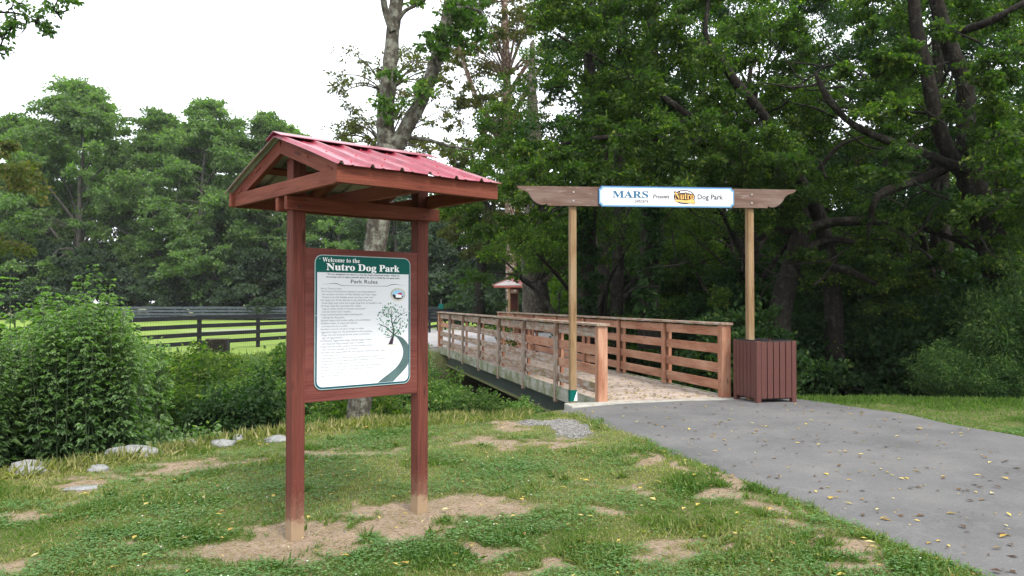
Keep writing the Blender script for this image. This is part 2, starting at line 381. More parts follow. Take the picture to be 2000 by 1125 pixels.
def gravel(x, y):
    a = np.exp(-(((x-.68)/.32)**2+((y-9.1)/1.0)**2)*1.1)*.75+np.exp(-(((x-.3)/.4)**2+((y-9.8)/.4)**2)*1.3)*.7
    b = sstep(24.4, 24.9, y)*sstep(-7, -5.5, x-(y-25)*-.1)*(1-sstep(3, 4.2, x))*(1-sstep(41, 46, y))
    c = sstep(41, 42.5, y+.1*x)*(1-sstep(45.5, 48, y+.1*x))*(1-sstep(-6, -2, x))*sstep(-18, -15, x)
    a = sstep(.35, .75, a+(fbm(x*4, y*4, 21)-.5)*.7)
    return np.clip(a*(.55+.6*fbm(x*9, y*9, 22))+b+c, 0, 1)

def axis(segs):
    out = [segs[0][0]]
    for a, b, st in segs:
        n = max(1, round((b-a)/st)); out += list(np.linspace(a, b, n+1)[1:])
    return np.array(out)
gx = axis([(-600, -80, 40), (-80, -14, 2.5), (-14, -5.2, .4), (-5.2, 7.2, .055), (7.2, 16, .4), (16, 80, 2.5), (80, 600, 40)])
gy = axis([(-60, 0, 4), (0, 3.4, .3), (3.4, 12.6, .06), (12.6, 28, .3), (28, 60, 1), (60, 120, 5), (120, 900, 60)])
GX, GY = np.meshgrid(gx, gy); nx, ny = len(gx), len(gy)
Zg = zg(GX, GY)
onp = ((GX > path_left(GY)+.05) & (GX < path_right(GY)-.05) & (GY < 11.1))
Zg = np.where(onp, Zg-.03, Zg)
Zd = dirt(GX, GY); Zr = gravel(GX, GY)
i = np.arange(nx-1)[None, :]+np.arange(ny-1)[:, None]*nx
T = np.stack([i, i+1, i+nx+1, i+nx], axis=-1).reshape(-1, 4)
field = sstep(-.5, 1.5, GY-np.interp(GX, FX, FY))*(1-sstep(3, 7, GX-.08*GY))*(1-sstep(72, 76, GY))
edgey = np.exp(-((GY-edge(GX)+.55)/.55)**2)*(1-sstep(3, 4, GX))
me = np_mesh('ground', np.stack([GX, GY, Zg], -1).reshape(-1, 3), T, {'dirt': Zd.ravel(), 'gravel': Zr.ravel(), 'field': field.ravel(), 'edgey': edgey.ravel()}, sm=True)
m = NT('ground_earth_and_turf', .95, .1); co = m.co()
n1 = m.noise(co, 9, 6, .7); n2 = m.noise(co, 55, 5, .75); n3 = m.noise(co, .7, 4, .6); n4 = m.noise(co, 220, 2, .6)
soil = m.ramp(n2, [(.28, (.15, .105, .075)), (.5, (.29, .215, .155)), (.72, (.43, .345, .26))])
soil = m.mix(m.ramp(m.noise(co, 3.5, 5, .7), [(.35, .55), (.6, 0)]), soil, (.17, .13, .08))
soil = m.mix(m.ramp(n4, [(.6, 0), (.7, .7)]), soil, (.45, .4, .33))
turf = m.ramp(n1, [(.3, (.08, .10, .035)), (.5, (.11, .12, .045)), (.7, (.17, .14, .07))])
c = m.mix(m.math('MAXIMUM', m.attr('dirt'), m.ramp(n2, [(.56, 0), (.72, .8)])), turf, soil)
fld = m.mix(m.ramp(n3, [(.3, 0), (.7, 1)]), (.15, .23, .045), (.24, .32, .07))
fld = m.mix(m.ramp(n2, [(.35, .35), (.7, 0)]), fld, (.1, .17, .04))
c = m.mix(m.attr('field'), c, fld)
gv = m.vor(co, 38); gv2 = m.vor(co, 38, 'F1', 1)
grav = m.mix(m.ramp(gv, [(.25, 0), (.6, .85)]), m.mix(.25, m.ramp(m.noise(co, 30, 3, .6), [(.3, (.15, .143, .135)), (.7, (.27, .26, .25))]), gv2), (.1, .095, .09))
yy_ = m.sep(m.co('Object'), 1)
grav = m.mix(m.math('GREATER_THAN', yy_, 20.), grav, m.mix(m.ramp(gv, [(.25, 0), (.6, .5)]), (.42, .405, .41), (.2, .19, .19)))
c = m.mix(m.attr('gravel'), c, grav)
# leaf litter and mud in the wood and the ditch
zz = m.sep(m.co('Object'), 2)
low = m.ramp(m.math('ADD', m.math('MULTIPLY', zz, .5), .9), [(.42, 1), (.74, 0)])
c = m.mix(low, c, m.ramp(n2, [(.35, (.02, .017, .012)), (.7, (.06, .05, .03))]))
m.col(c); m.bump(m.math('ADD', n2, m.math('MULTIPLY', n4, .5)), .7, .02)
tag(link('ground', me, m.m), 'worn grass bank and field on both sides of a ditch', 'ground', kind='structure')

# asphalt path
ts = np.linspace(0, 1, 150); us = np.linspace(0, 1, 40)
yy = 11.08+(-8-11.08)*ts**1.25; ycap = yy
V = []
for a, y in enumerate(yy):
    xl = path_left(y)-.03+.05*(vn(y*3, 0, 31)-.5)+.03*(vn(y*11, 0, 32)-.5); xr = path_right(y)+.12*(vn(y*1.5, 0, 33)-.5)
    for u in us:
        x = xl+(xr-xl)*u; yb = y+ (x-2.4)*.245*max(0, 1-ts[a]*3)
        e = min(u, 1-u)*(xr-xl)
        z = float(zg(x, yb))*.45+.055*min(1, max(0, x)/1.2)+.0+.022-.05*math.exp(-e/.05)
        V.append((x, yb, z))
i = np.arange(39)[None, :]+np.arange(149)[:, None]*40
T = np.stack([i, i+40, i+41, i+1], axis=-1).reshape(-1, 4)
m = NT('asphalt', .9, .25); co = m.co(); n = m.noise(co, 150, 3, .7); n2 = m.noise(co, 1.1, 6, .6); v = m.vor(co, 120, 'F1', 1); n5 = m.noise(co, 14, 4, .7)
c = m.ramp(n2, [(.3, (.082, .081, .081)), (.5, (.112, .110, .110)), (.7, (.142, .138, .132))])
n6 = m.noise(co, 2.6, 3, .5, 1.5); c = m.mix(m.ramp(n6, [(.56, 0), (.6, .35), (.64, 0)]), c, (.16, .155, .145))
c = m.mix(m.ramp(n, [(.3, .45), (.55, 0)]), c, (.05, .05, .055)); c = m.mix(m.ramp(m.sep(v, 0), [(.85, 0), (.97, .25)]), c, (.22, .215, .21))
c = m.mix(m.ramp(n5, [(.58, 0), (.8, .45)]), c, (.17, .15, .125))
m.col(c); m.bump(m.math('ADD', n, m.math('MULTIPLY', n5, .4)), .6, .006)
tag(link('asphalt_path', np_mesh('asphalt_path', V, T, sm=True), m.m), 'grey asphalt path curving up to the wooden bridge', 'path', kind='structure')

# ------------------------------------------------------------ lawn: grass and clover
def on_path(x, y): return (x > path_left(y)+.04*(vn(y*4, x, 41)-.2)*2) & (x < path_right(y)-.02) & (y < 11.3+.25*(x-2.4))
def lawn_points(N, xr, d0, d1, seed, power=1.):
    r = np.random.default_rng(seed); d = d0*(d1/d0)**r.random(N)
    s = r.uniform(xr[0], xr[1], N); return s*d, d, r
clump = lambda x, y: fbm(x*1.4, y*1.4, 51, 3)
def make_grass(N, seed, name, xr=(-.74, .98), d0=3.4, d1=11.8):
    x, y, r = lawn_points(N, xr, d0, d1, seed)
    dd = dirt(x, y); gr = gravel(x, y); cl = clump(x, y)
    e = edge(x)-y
    keep = (~on_path(x, y)) & (dd < .06+.9*r.random(len(x))**1.6) & (gr < .3*r.random(len(x))+.15) & (e > -.35-.3*(x > 3)) & (r.random(len(x)) < .1+1.25*fbm(x*7, y*7, 52, 3)) & ~((x > .1) & (x < 4.2) & (y > 10.45))
    x, y, cl, e = x[keep], y[keep], cl[keep], e[keep]; n = len(x)
    near_path = np.exp(-np.abs(x-path_left(y))/.16)+np.exp(-np.abs(x-path_right(y))/.12)
    ed = np.exp(-(np.maximum(e, 0)/.55)**2)*(x < 3)
    tuft = sstep(.62, .8, fbm(x*2.3, y*2.3, 53, 2))
    h = (.016+.026*r.random(n)**1.3)*(1+.45*near_path+1.1*tuft+1.9*ed*r.random(n))
    w = .0030*(y/4.2)**.8*(.8+.5*r.random(n))*(1+.3*near_path)
    ang = r.uniform(0, 2*math.pi, n); lean = .25+.75*r.random(n)**.7
    D = unit(np.stack([np.cos(ang)*lean, np.sin(ang)*lean, np.ones(n)*.75], 1))
    P = np.stack([x, y, zg(x, y)-.004], 1)
    dry = fbm(x*.9, y*.9, 54, 3)
    var = np.clip(.28*r.random(n)+.7*sstep(.38, .66, dry+.16*sstep(7.2, 9.3, y)*(x < 1))*(.5+.5*r.random(n))+.5*ed*r.random(n)+(r.random(n) < .07)*.5-.15*tuft-.12*sstep(.5, .62, cl), 0, 1)
    me = leaf_mesh(name, P, D, h, w, var, droop=.35, fold=.1, rng=r)
    return me
tag(link('grass', make_grass(490000, 61, 'grass'), M['grass']), 'short patchy grass covering the bank around the kiosk', 'grass', kind='stuff')
def make_clover(N, seed):
    x, y, r = lawn_points(N, (-.7, .66), 3.4, 9.5, seed)
    cl = clump(x, y); k = (~on_path(x, y)) & (dirt(x, y) < .5*r.random(N)) & (cl+.5*(r.random(N)-.5)+.25*(fbm(x*6, y*6, 55, 2)-.5) > .60) & (edge(x)-y > .9) & (gravel(x, y) < .1)
    x, y = x[k], y[k]; n = len(x); hh = .018+.028*r.random(n); a0 = r.uniform(0, 6.28, n); sz = (.007+.006*r.random(n))*(y/4.5)**.5
    Ps = []; Ds = []; vs = []
    v0 = r.random(n)
    for q in range(3):
        a = a0+q*2.094; D = np.stack([np.cos(a), np.sin(a), .15+.5*(r.random(n)-.4)], 1)
        Ps.append(np.stack([x, y, zg(x, y)+hh], 1)); Ds.append(unit(D)); vs.append(v0)
    L = np.tile(sz, 3)
    return leaf_mesh('clover', np.concatenate(Ps), np.concatenate(Ds), L, L*1.05, np.concatenate(vs), flat=.9, fold=.06, droop=.05, rng=r)
tag(link('clover', make_clover(170000, 62), M['clover']), 'low clover growing in dense patches through the lawn', 'clover', kind='stuff')
def make_thatch(N, seed):
    x, y, r = lawn_points(N, (-.7, .7), 3.4, 11.2, seed); k = (~on_path(x, y)) & (edge(x)-y > -.1) & (r.random(N) < .25+.75*dirt(x, y)*(1-.6*dirt(x, y))*1.6) & ~((x > .1) & (y > 10.45)); x, y = x[k], y[k]; n = len(x); a = r.uniform(0, 6.28, n)
    D = unit(np.stack([np.cos(a), np.sin(a), .02+.2*r.random(n)], 1)); L = .02+.035*r.random(n)
    return leaf_mesh('dry_thatch', np.stack([x, y, zg(x, y)+.002], 1), D, L, .0022*(y/4.2)**.8*(.7+.6*r.random(n)), np.clip(.55+.45*r.random(n), 0, 1), flat=.7, fold=.05, droop=.1, rng=r)
tag(link('dry_grass', make_thatch(110000, 63), M['straw']), 'dead straw coloured grass lying flat around the bare patches', 'dry grass', kind='stuff')
# white clover heads and gravel, litter
def scatter_stones(name, pts, sizes, mat, label, cat):
    bm0 = bmesh.new(); bmesh.ops.create_icosphere(bm0, subdivisions=1, radius=1); base = np.array([v.co[:] for v in bm0.verts]); tri = np.array([[v.index for v in f.verts] for f in bm0.faces]); bm0.free()
    r = np.random.default_rng(5); Vs = []; Ts = []
    for k, (p, s) in enumerate(zip(pts, sizes)):
        sc = s*(.6+.7*r.random(3)); sc[2] *= .6; a = r.random()*6.28; q = base*(1+.25*(r.random((len(base), 1))-.5))*sc
        c, sn = math.cos(a), math.sin(a); q = np.stack([q[:, 0]*c-q[:, 1]*sn, q[:, 0]*sn+q[:, 1]*c, q[:, 2]], 1)
        Vs.append(q+p); Ts.append(tri+k*len(base))
    return tag(link(name, np_mesh(name, np.concatenate(Vs), np.concatenate(Ts)), mat), label, cat, kind='stuff')
M['pebble'] = simple('pale_pebbles', (.17, .165, .155), .9, .2, var=.45, sc=25)
r = np.random.default_rng(71); x = r.normal(.6, .42, 6000); y = r.normal(9.3, .75, 6000); k = (gravel(x, y) > .4) & ~on_path(x, y); x = x[k]; y = y[k]
x2 = r.uniform(-2.4, 2.3, 9000); y2 = r.uniform(3.8, 8.6, 9000); k = (dirt(x2, y2) > .7) & ~on_path(x2, y2) & (r.random(9000) < .5); x2 = x2[k]; y2 = y2[k]
X = np.concatenate([x, x2]); Y = np.concatenate([y, y2]); S = np.concatenate([.008+.012*r.random(len(x)), .0025+.007*r.random(len(x2))**2])
scatter_stones('gravel', np.stack([X, Y, zg(X, Y)+S*.2], 1), S, M['pebble'], 'loose grey gravel and grit on the bare patches', 'gravel')

# ------------------------------------------------------------ lettering
FONT_BOLD = lambda s: ''.join(chr(0x1D400+ord(c)-65) if 'A' <= c <= 'Z' else chr(0x1D41A+ord(c)-97) if 'a' <= c <= 'z' else c for c in s)
FONT_BI = lambda s: ''.join(chr(0x1D468+ord(c)-65) if 'A' <= c <= 'Z' else chr(0x1D482+ord(c)-97) if 'a' <= c <= 'z' else c for c in s)
def text_geo(body, x0, x1, yb, h, offset=0., shear=0., anchor='fit'):
    """outline of the words fitted into x0..x1 with cap height h on baseline yb; returns verts, faces in the x, z plane"""
    cu = bpy.data.curves.new('t', 'FONT'); cu.body = body; cu.size = 1; cu.fill_mode = 'FRONT'; cu.offset = offset; cu.shear = shear; cu.resolution_u = 3
    ob = bpy.data.objects.new('t', cu); COL.objects.link(ob); dg = bpy.context.evaluated_depsgraph_get()
    me = bpy.data.meshes.new_from_object(ob.evaluated_get(dg))
    V = [tuple(v.co) for v in me.vertices]; Fc = [tuple(p.vertices) for p in me.polygons]
    bpy.data.objects.remove(ob); bpy.data.curves.remove(cu); bpy.data.meshes.remove(me)
    if not V: return [], []
    xs = [v[0] for v in V]; a, b = min(xs), max(xs)
    capn = .70
    sx = (x1-x0)/(b-a) if x1 is not None else h/capn
    return [(x0+(v[0]-a)*sx, yb+v[1]*h/capn) for v in V], Fc
def text_part(name, items, mat, parent, y, xf=None):
    V = []; Fc = []
    for it in items:
        v, f = text_geo(*it[0], **(it[1] if len(it) > 1 else {})); n = len(V)
        V += [(a, y, b) for a, b in v]; Fc += [tuple(n+i for i in q) for q in f]
    me = bpy.data.meshes.new(name); me.from_pydata(V, [], Fc); me.update()
    return link(name, me, mat, parent)
def flat_part(name, polys, mat, parent, y):
    V = []; Fc = []
    for p in polys:
        n = len(V); V += [(a, y, b) for a, b in p]; Fc.append(tuple(range(n, n+len(p))))
    me = bpy.data.meshes.new(name); me.from_pydata(V, [], Fc); me.update(); return link(name, me, mat, parent)
def ell(cx, cz, rx, rz, n=28, a0=0): return [(cx+rx*math.cos(a0+2*math.pi*i/n), cz+rz*math.sin(a0+2*math.pi*i/n)) for i in range(n)]
def rrect(x0, z0, x1, z1, r, n=6):
    o = []
    for cx, cz, a in ((x1-r, z0+r, -90), (x1-r, z1-r, 0), (x0+r, z1-r, 90), (x0+r, z0+r, 180)):
        for i in range(n+1): t = R(a+90*i/n); o.append((cx+r*math.cos(t), cz+r*math.sin(t)))
    return o
def ribbon(pts, w):
    """quads along a polyline; w a number or one per point"""
    P = [Vector(p) for p in pts]; n = len(P); ws = w if hasattr(w, '__len__') else [w]*n; L = []; Rr = []
    for i in range(n):
        t = (P[min(i+1, n-1)]-P[max(i-1, 0)]).normalized(); q = Vector((-t.y, t.x))*ws[i]/2; L.append(P[i]+q); Rr.append(P[i]-q)
    return [[tuple(L[i]), tuple(L[i+1]), tuple(Rr[i+1]), tuple(Rr[i])] for i in range(n-1)]

# ------------------------------------------------------------ kiosk
def metal_roof(parent, u0, u1, n0, zr, ze):
    """ribbed sheets on both slopes, each folded in profile along the ridge direction, and a ridge cap"""
    for sgn, nm in ((-1, 1), (1, 1)):
        prof = []; x = u0; pitch = (u1-u0)/6.0
        k = 0
        prof.append((u0, 0))
        while x < u1-.02:
            a = x+pitch*.0; prof += [(a+.012, .0), (a+.022, .019), (a+.036, .019), (a+.048, 0), (a+pitch*.5-.012, .0), (a+pitch*.5-.004, .004), (a+pitch*.5+.006, .004), (a+pitch*.5+.014, 0)]
            x += pitch
        prof.append((u1, 0)); V = []; Fc = []; n = len(prof); rows = 7
        for rr in range(rows):
            t = rr/(rows-1); yv = sgn*(.0+n0*t); zz = zr+(ze-zr)*t
            for (a, b) in prof: V.append((a, yv, zz+b+.003*math.sin(a*9+t*5)))
        for rr in range(rows-1):
            for q in range(n-1):
                f = (rr*n+q, rr*n+q+1, (rr+1)*n+q+1, (rr+1)*n+q); Fc.append(f[::-1] if sgn > 0 else f)
        me = bpy.data.meshes.new('roof_sheet'); me.from_pydata(V, [], [f[::-1] for f in Fc]); me.update()
        o = link('roof_sheet', me, M['roofred'], parent); me.materials.append(M['roofunder'])
        so_ = o.modifiers.new('thick', 'SOLIDIFY'); so_.thickness = .003; so_.offset = -1; so_.material_offset = 1; so_.material_offset_rim = 0
    mb = MB(); s = (ze-zr)/n0
    for sgn in (-1, 1):
        a = (u0-.005, u1+.0)
        P = []
        for dz in (0.0, .004):
            for (yv, z) in ((sgn*.0, zr+.024), (sgn*.115, zr+.024+s*.115)):
                for xx in a: P.append((xx, yv, z+dz))
        mb.hexa(P, ax=0)
    mb.build('ridge_cap', M['roofred'], parent)

def kiosk(loc, yaw, label, with_sign=True, post_mat='redpost', gable=False):
    K = empty('notice_kiosk', loc, yaw, label, 'kiosk'); SP = .953; p = .089
    for x in (0, SP):
        b = MB().box((x, 0, 1.12), (p, p, 2.60), ax=2).build('post', M[post_mat], K, .004)
    # lower beams, front and back
    for yv in (-(p/2+.019), p/2+.019):
        MB().box((SP/2+.005, yv, 2.125), (SP+p+.13, .038, .089)).build('beam', M['red'], K, .004)
    zc = 2.215; ZR, ZE = 2.548, 2.268; HN = .76
    for x in (-.092, .45, 1.0):
        t = empty('truss', (0, 0, 0)); t.parent = K
        MB().box((x, 0, zc), (.038, 2*HN-.04, .089)).build('chord', M['red'], t, .004)
        for sg in (-1, 1):
            MB().bar((x, sg*(HN-.02), zc+.02), (x, sg*.003, ZR-.062), .036, .089).build('rafter', M['red'], t, .004)
    for sg in (-1, 1):
        MB().box((.45, sg*(HN+.0), zc+.004), (1.17, .038, .1)).build('fascia', M['red'], K, .004)
        for f in (.15, .55):
            y = sg*HN*(1-f); z = ZE+.0+(ZR-ZE)*f-.040
            MB().bar((-.115, y, z), (1.02, y, z), .08, .016, up=(0, sg*(ZR-ZE)/.8, 1)).build('purlin', M['red'], K, .002)
    metal_roof(K, -.155, 1.04, .815, ZR, ZE)
    for u in np.arange(-.08, 1.0, 1.22/6):
        for nn in (.12, .42, .72):
            z = ZR+(ZE-ZR)*nn/.815; b = MB(); b.box((u+.07, -nn, z+.003), (.007, .007, .006)); b.build('screw', M['artred'], K)
    for x in (-.02, .02, SP-.02, SP+.02):
        b = MB(); b.prism(ell(x, 2.125+.022*(1 if x in (.02, SP+.02) else -1), .006, .006, 6), -.086, -.0825); b.build('screw', M['liner'], K)
    if gable:
        g2 = MB(); P = []
        for x in (-.145, -.13): P.append([(x, -.74, 2.262), (x, .74, 2.262), (x, 0, 2.515)])
        g2.face(P[0][::-1], [(0, 0)]*3); g2.face(P[1], [(0, 0)]*3); g2.build('gable_panel', M['gablepale'], K)
        for o in K.children:
            if o.name.startswith(('roof_sheet', 'ridge')): o.material_slots[0].link = 'OBJECT'; o.material_slots[0].material = M['rooffaded']
            if o.name.startswith('truss'):
                for q in o.children: q.material_slots[0].link = 'OBJECT'; q.material_slots[0].material = M['pinkwood']
    if not with_sign:
        MB().box((SP/2, 0, 1.5), (SP-p, .02, .8)).build('notice_board', M['redply'], K, .002)
        return K
    # board and sign
    bd = MB().box((SP/2, -.028, 1.352), (SP-p+.012, .02, .995), ax=0).build('backing_board', M['redply'], K, .002)
    sx0, sx1, sz0, sz1 = .108, .842, .93, 1.808; W_ = sx1-sx0; H_ = sz1-sz0
    S = empty('rules_sign', (0, 0, 0)); S.parent = K
    mb = MB(); mb.prism(rrect(sx0, sz0, sx1, sz1, .052), -.046, -.0395); mb.build('sign_plate', M['signedge'], S)
    y0 = -.0468
    flat_part('border', [rrect(sx0+.005, sz0+.005, sx1-.005, sz1-.005, .048)], M['tealblue'], S, y0)
    def st(s, t):
        s = s/(1.092*(1-s)+s); return (sx0+W_*s, sz1-H_*t)
    wx0, wx1 = sx0+.016, sx1-.016; wz1 = sz1-H_*.13; wz0 = sz0+.017
    rr = rrect(wx0, wz0, wx1, wz1+.05, .04); rr = [(x, min(z, wz1)) for x, z in rr]
    pts = [q for q in rr if q[1] < wz0+.045]
    lo = sorted([q for q in pts if q[0] < .47], key=lambda q: -q[1]); hi = sorted([q for q in pts if q[0] >= .47], key=lambda q: q[1])
    flat_part('white_field', [[(wx0, wz1)]+lo+hi+[(wx1, wz1)]], M['signwhite'], S, y0-.0006)
    hd = rrect(sx0+.008, sz0, sx1-.008, sz1-.008, .046); hd = [q for q in hd if q[1] > sz1-.08]
    hd = [(sx1-.008, wz1)]+sorted([q for q in hd if q[0] > .47], key=lambda q: q[1])+sorted([q for q in hd if q[0] <= .47], key=lambda q: -q[1])+[(sx0+.008, wz1)]
    flat_part('header', [hd], M['teal'], S, y0-.0006)
    y1 = y0-.0014
    def T(body, s0, s1, t, h, **k): a = st(s0, t); b = st(s1, t)[0] if s1 is not None else None; return ((body, a[0], b, a[1], h), k)
    text_part('title_lettering', [T(FONT_BOLD('Welcome to the'), .078, .468, .052, .029, offset=0)], M['white'], S, y1)
    for w_, a_, b_ in (('Nutro', .12, .418), ('Dog', .45, .642), ('Park', .672, .884)): text_part('title_lettering', [T(FONT_BOLD(w_), a_, b_, .112, .045, offset=.012)], M['white'], S, y1)
    text_part('intro_lettering', [T(FONT_BOLD('We are delighted you chose to visit the Nutro Dog Park today!  While we'), .13, .885, .148, .0105, offset=.004),
                                  T(FONT_BOLD('encourage you to enjoy yourself, please be sure to abide by our park rules.'), .115, .89, .168, .0105, offset=.004)], M['ink'], S, y1)
    text_part('heading', [T('Park Rules', .375, .655, .208, .0245, offset=.006)], M['ink'], S, y1)
    q = [(.075, .218), (.13, .217), (.19, .21), (.23, .213), (.27, .2245), (.33, .227), (.7, .227), (.76, .225), (.8, .214), (.84, .21), (.89, .2155), (.935, .217)]
    flat_part('heading_rule', ribbon([st(*a) for a in q], [.0008, .0015, .003, .004, .003, .0022, .0022, .003, .004, .003, .0015, .0008]), M['ink'], S, y1)
    L = ["Hours: Dawn to dusk", "The Town of Thompson's Station is not responsible for", " the actions of users of this facility and their dogs.", " Visitors to this facility enter at their own risk.", "No dogs over 25 lbs allowed in the Small Dog Park.",
         " Small dogs may enter the Large Dog Park at handler's risk.", "All dogs must be vaccinated for rabies.", " Tags or other proof of current vaccination", " must be shown upon request.", "Dogs must be leashed before entering and", " exiting the dog park.",
         "Spiked collars and choke collars are prohibited.", "Children under 16 years old must be", " accompanied by an adult.", "Handlers must be 16 years of age or older.", "Aggressive dogs are not permitted on the premises.", " Dogs must be removed by the owner at the first", " sign of aggression.",
         "Prohibited: Aggressive dogs, female dogs in heat,", " sick dogs and dogs younger than 4 months.", "Dogs must be under control of their handler and in", " view of their handler at all times.", "Handlers are responsible for any injuries caused by their dogs", " under their control.",
         "Dog waste must be cleaned up and disposed of by handlers.", "Human food, food in glass and glass containers are not allowed.", " Leave toys and balls only at own risk in the park.", "Handlers must fill in any holes their dogs dig immediately.", "All gates must be closed upon entering and leaving.", "No smoking in the park.",
         "Report all problems to the Town."]
    groups = {'ink': [], 'inkpale': [], 'inkpaler': []}
    t = .2555
    for k, s in enumerate(L):
        ind = .062 if not s.startswith(' ') else .072; s = s.strip()
        groups['inkpale' if k < 13 else 'inkpaler'].append(T(s, ind, ind+len(s)*.01085+.012*(len(s) < 30), t, .0105)); t += .0216
    t += .014
    groups['inkpaler'] += [T('For more information:', .075, .26, t, .009), T('Thank you for helping keep the park clean and safe.', .08, .62, t+.021, .009)]
    text_part('rules_lettering', groups['inkpale'], M['inkpale'], S, y1); text_part('faded_rules_lettering', groups['inkpaler'], M['inkpaler'], S, y1)
    # town seal
    cx, cz = st(.868, .293); E = empty('seal', (0, 0, 0)); E.parent = S
    # (sub-sub parts are avoided: the seal's pieces hang on the sign)
    bpy.data.objects.remove(E)
    flat_part('seal', [ell(cx, cz, .062, .047)], M['sealring'], S, y1)
    flat_part('seal', [ell(cx, cz, .047, .034)], M['artskin'], S, y1-.0005)
    flat_part('seal', [[(cx-.046, cz-.006), (cx-.03, cz-.028), (cx, cz-.034), (cx+.03, cz-.028), (cx+.046, cz-.006), (cx+.02, cz-.012), (cx-.02, cz-.004), (cx-.036, cz+.006)]], M['artdark'], S, y1-.001)
    flat_part('seal', [[(cx-.018, cz-.02), (cx+.03, cz-.02), (cx+.03, cz+.002), (cx-.005, cz+.006), (cx-.018, cz)]], M['white'], S, y1-.0015)
    flat_part('seal', [[(cx-.006, cz+.004), (cx+.002, cz+.012), (cx+.03, cz+.016), (cx+.036, cz-.002)]], M['artred'], S, y1-.002)
    sl_ = []
    for i, ch in enumerate("THOMPSON'S STATION"):
        a = R(196-i*212/17); n = text_geo(ch, -.003, None, 0, .0085)
        if n[0]:
            c_, s_ = math.cos(a-R(90)), math.sin(a-R(90)); sl_ += [[(cx+.051*math.cos(a)+(n[0][j][0]*c_-n[0][j][1]*s_), cz+.037*math.sin(a)+(n[0][j][0]*s_+n[0][j][1]*c_)) for j in f] for f in n[1]]
    flat_part('seal_lettering', sl_, M['ink'], S, y1-.0008)
    # drawn tree and winding road
    rd = [(.835, .612, .022), (.885, .632, .05), (.935, .68, .066), (.962, .74, .072), (.955, .80, .084), (.915, .86, .1), (.855, .905, .12), (.79, .945, .14), (.74, .978, .152)]
    P = catmull([(*st(a, b), w*.9) for a, b, w in rd], 4)
    # widths measured across the sheet rather than across the road, as the drawing is
    poly = []
    for i in range(len(P)-1):
        p, q = P[i], P[i+1]
        zA, zB = max(p[1], wz0), max(q[1], wz0)
        poly.append([(p[0]-p[2]*W_*.62, zA), (q[0]-q[2]*W_*.62, zB), (min(q[0]+q[2]*W_*.62, wx1-.001), zB), (min(p[0]+p[2]*W_*.62, wx1-.001), zA)])
    poly = [q for q in poly if q[0][1] > q[1][1]+1e-5]
    flat_part('road_drawing', poly, M['artroad'], S, y1)
    def B(pts, w): return ribbon([c[:2] for c in (catmull([(*st(a, b), 0) for a, b in pts], 4) if len(pts) > 2 else [(*st(a, b), 0) for a, b in pts])], list(np.linspace(w[0], w[1], (len(pts)-1)*4+1)) if len(pts) > 2 else w[0])
    tr = [[st(.768, .684), st(.815, .684), st(.83, .612), st(.812, .612)]]
    for pts, w in [([(.822, .62), (.82, .56), (.805, .5), (.80, .44), (.802, .40)], (.013, .002)), ([(.82, .60), (.78, .575), (.74, .545), (.69, .53), (.665, .515)], (.009, .002)), ([(.825, .61), (.86, .59), (.89, .55), (.9, .51)], (.009, .002)),
                   ([(.812, .53), (.85, .48), (.9, .45), (.985, .425)], (.007, .001)), ([(.803, .47), (.775, .445), (.72, .445), (.68, .42)], (.006, .001)), ([(.815, .612), (.775, .63), (.735, .625)], (.006, .001)), ([(.803, .46), (.83, .43), (.85, .40)], (.004, .001))]: tr += B(pts, w)
    flat_part('tree_drawing', tr, M['artdark'], S, y1-.0006)
    dots = []; rr = random.Random(4)
    for k in range(230):
        a = rr.uniform(0, 6.28); q = math.sqrt(rr.random()); s, t_ = .812+.165*q*math.cos(a), .49+.135*q*math.sin(a); c_ = st(s, t_); rad = rr.choice((.0025, .0035, .006))
        dots.append(ell(c_[0], c_[1], rad, rad, 7))
    flat_part('canopy_drawing', dots, M['artleaf'], S, y1-.0009)
    flat_part('ground_shade', [ell(*st(.80, .688), .05, .0035, 16)], M['sealring'], S, y1)
    for (s, t_) in ((.012, .45), (.985, .425), (.05, .03), (.95, .96)):
        b = MB(); c_ = st(s, t_); b.prism(ell(c_[0], c_[1], .004, .004, 8), y1-.002, y0); b.build('screw', M['bolt'], S)
    return K
K1 = kiosk((-1.384, 5.05, .0), R(41), 'red stained kiosk with a metal roof and the park rules sign, on the near lawn')
M['gablepale'] = simple('pale_gable_panel', (.5, .44, .44), .6, .3)
M['rooffaded'] = simple('faded_pink_roof', (.42, .14, .15), .4, .4, var=.2)
M['pinkwood'] = simple('pinkish_wood', (.4, .13, .1), .8, .2, var=.2)
K2 = kiosk((-.12, 36.2, .0), R(66), 'small pink roofed kiosk beyond the far end of the bridge', with_sign=False, post_mat='pine', gable=True)

# ------------------------------------------------------------ bridge
BR = empty('footbridge', (1.28, 11.1, .1), R(14.5), 'weathered wooden footbridge with board railings over the ditch', 'bridge')
BL, BW = 14.15, 1.93
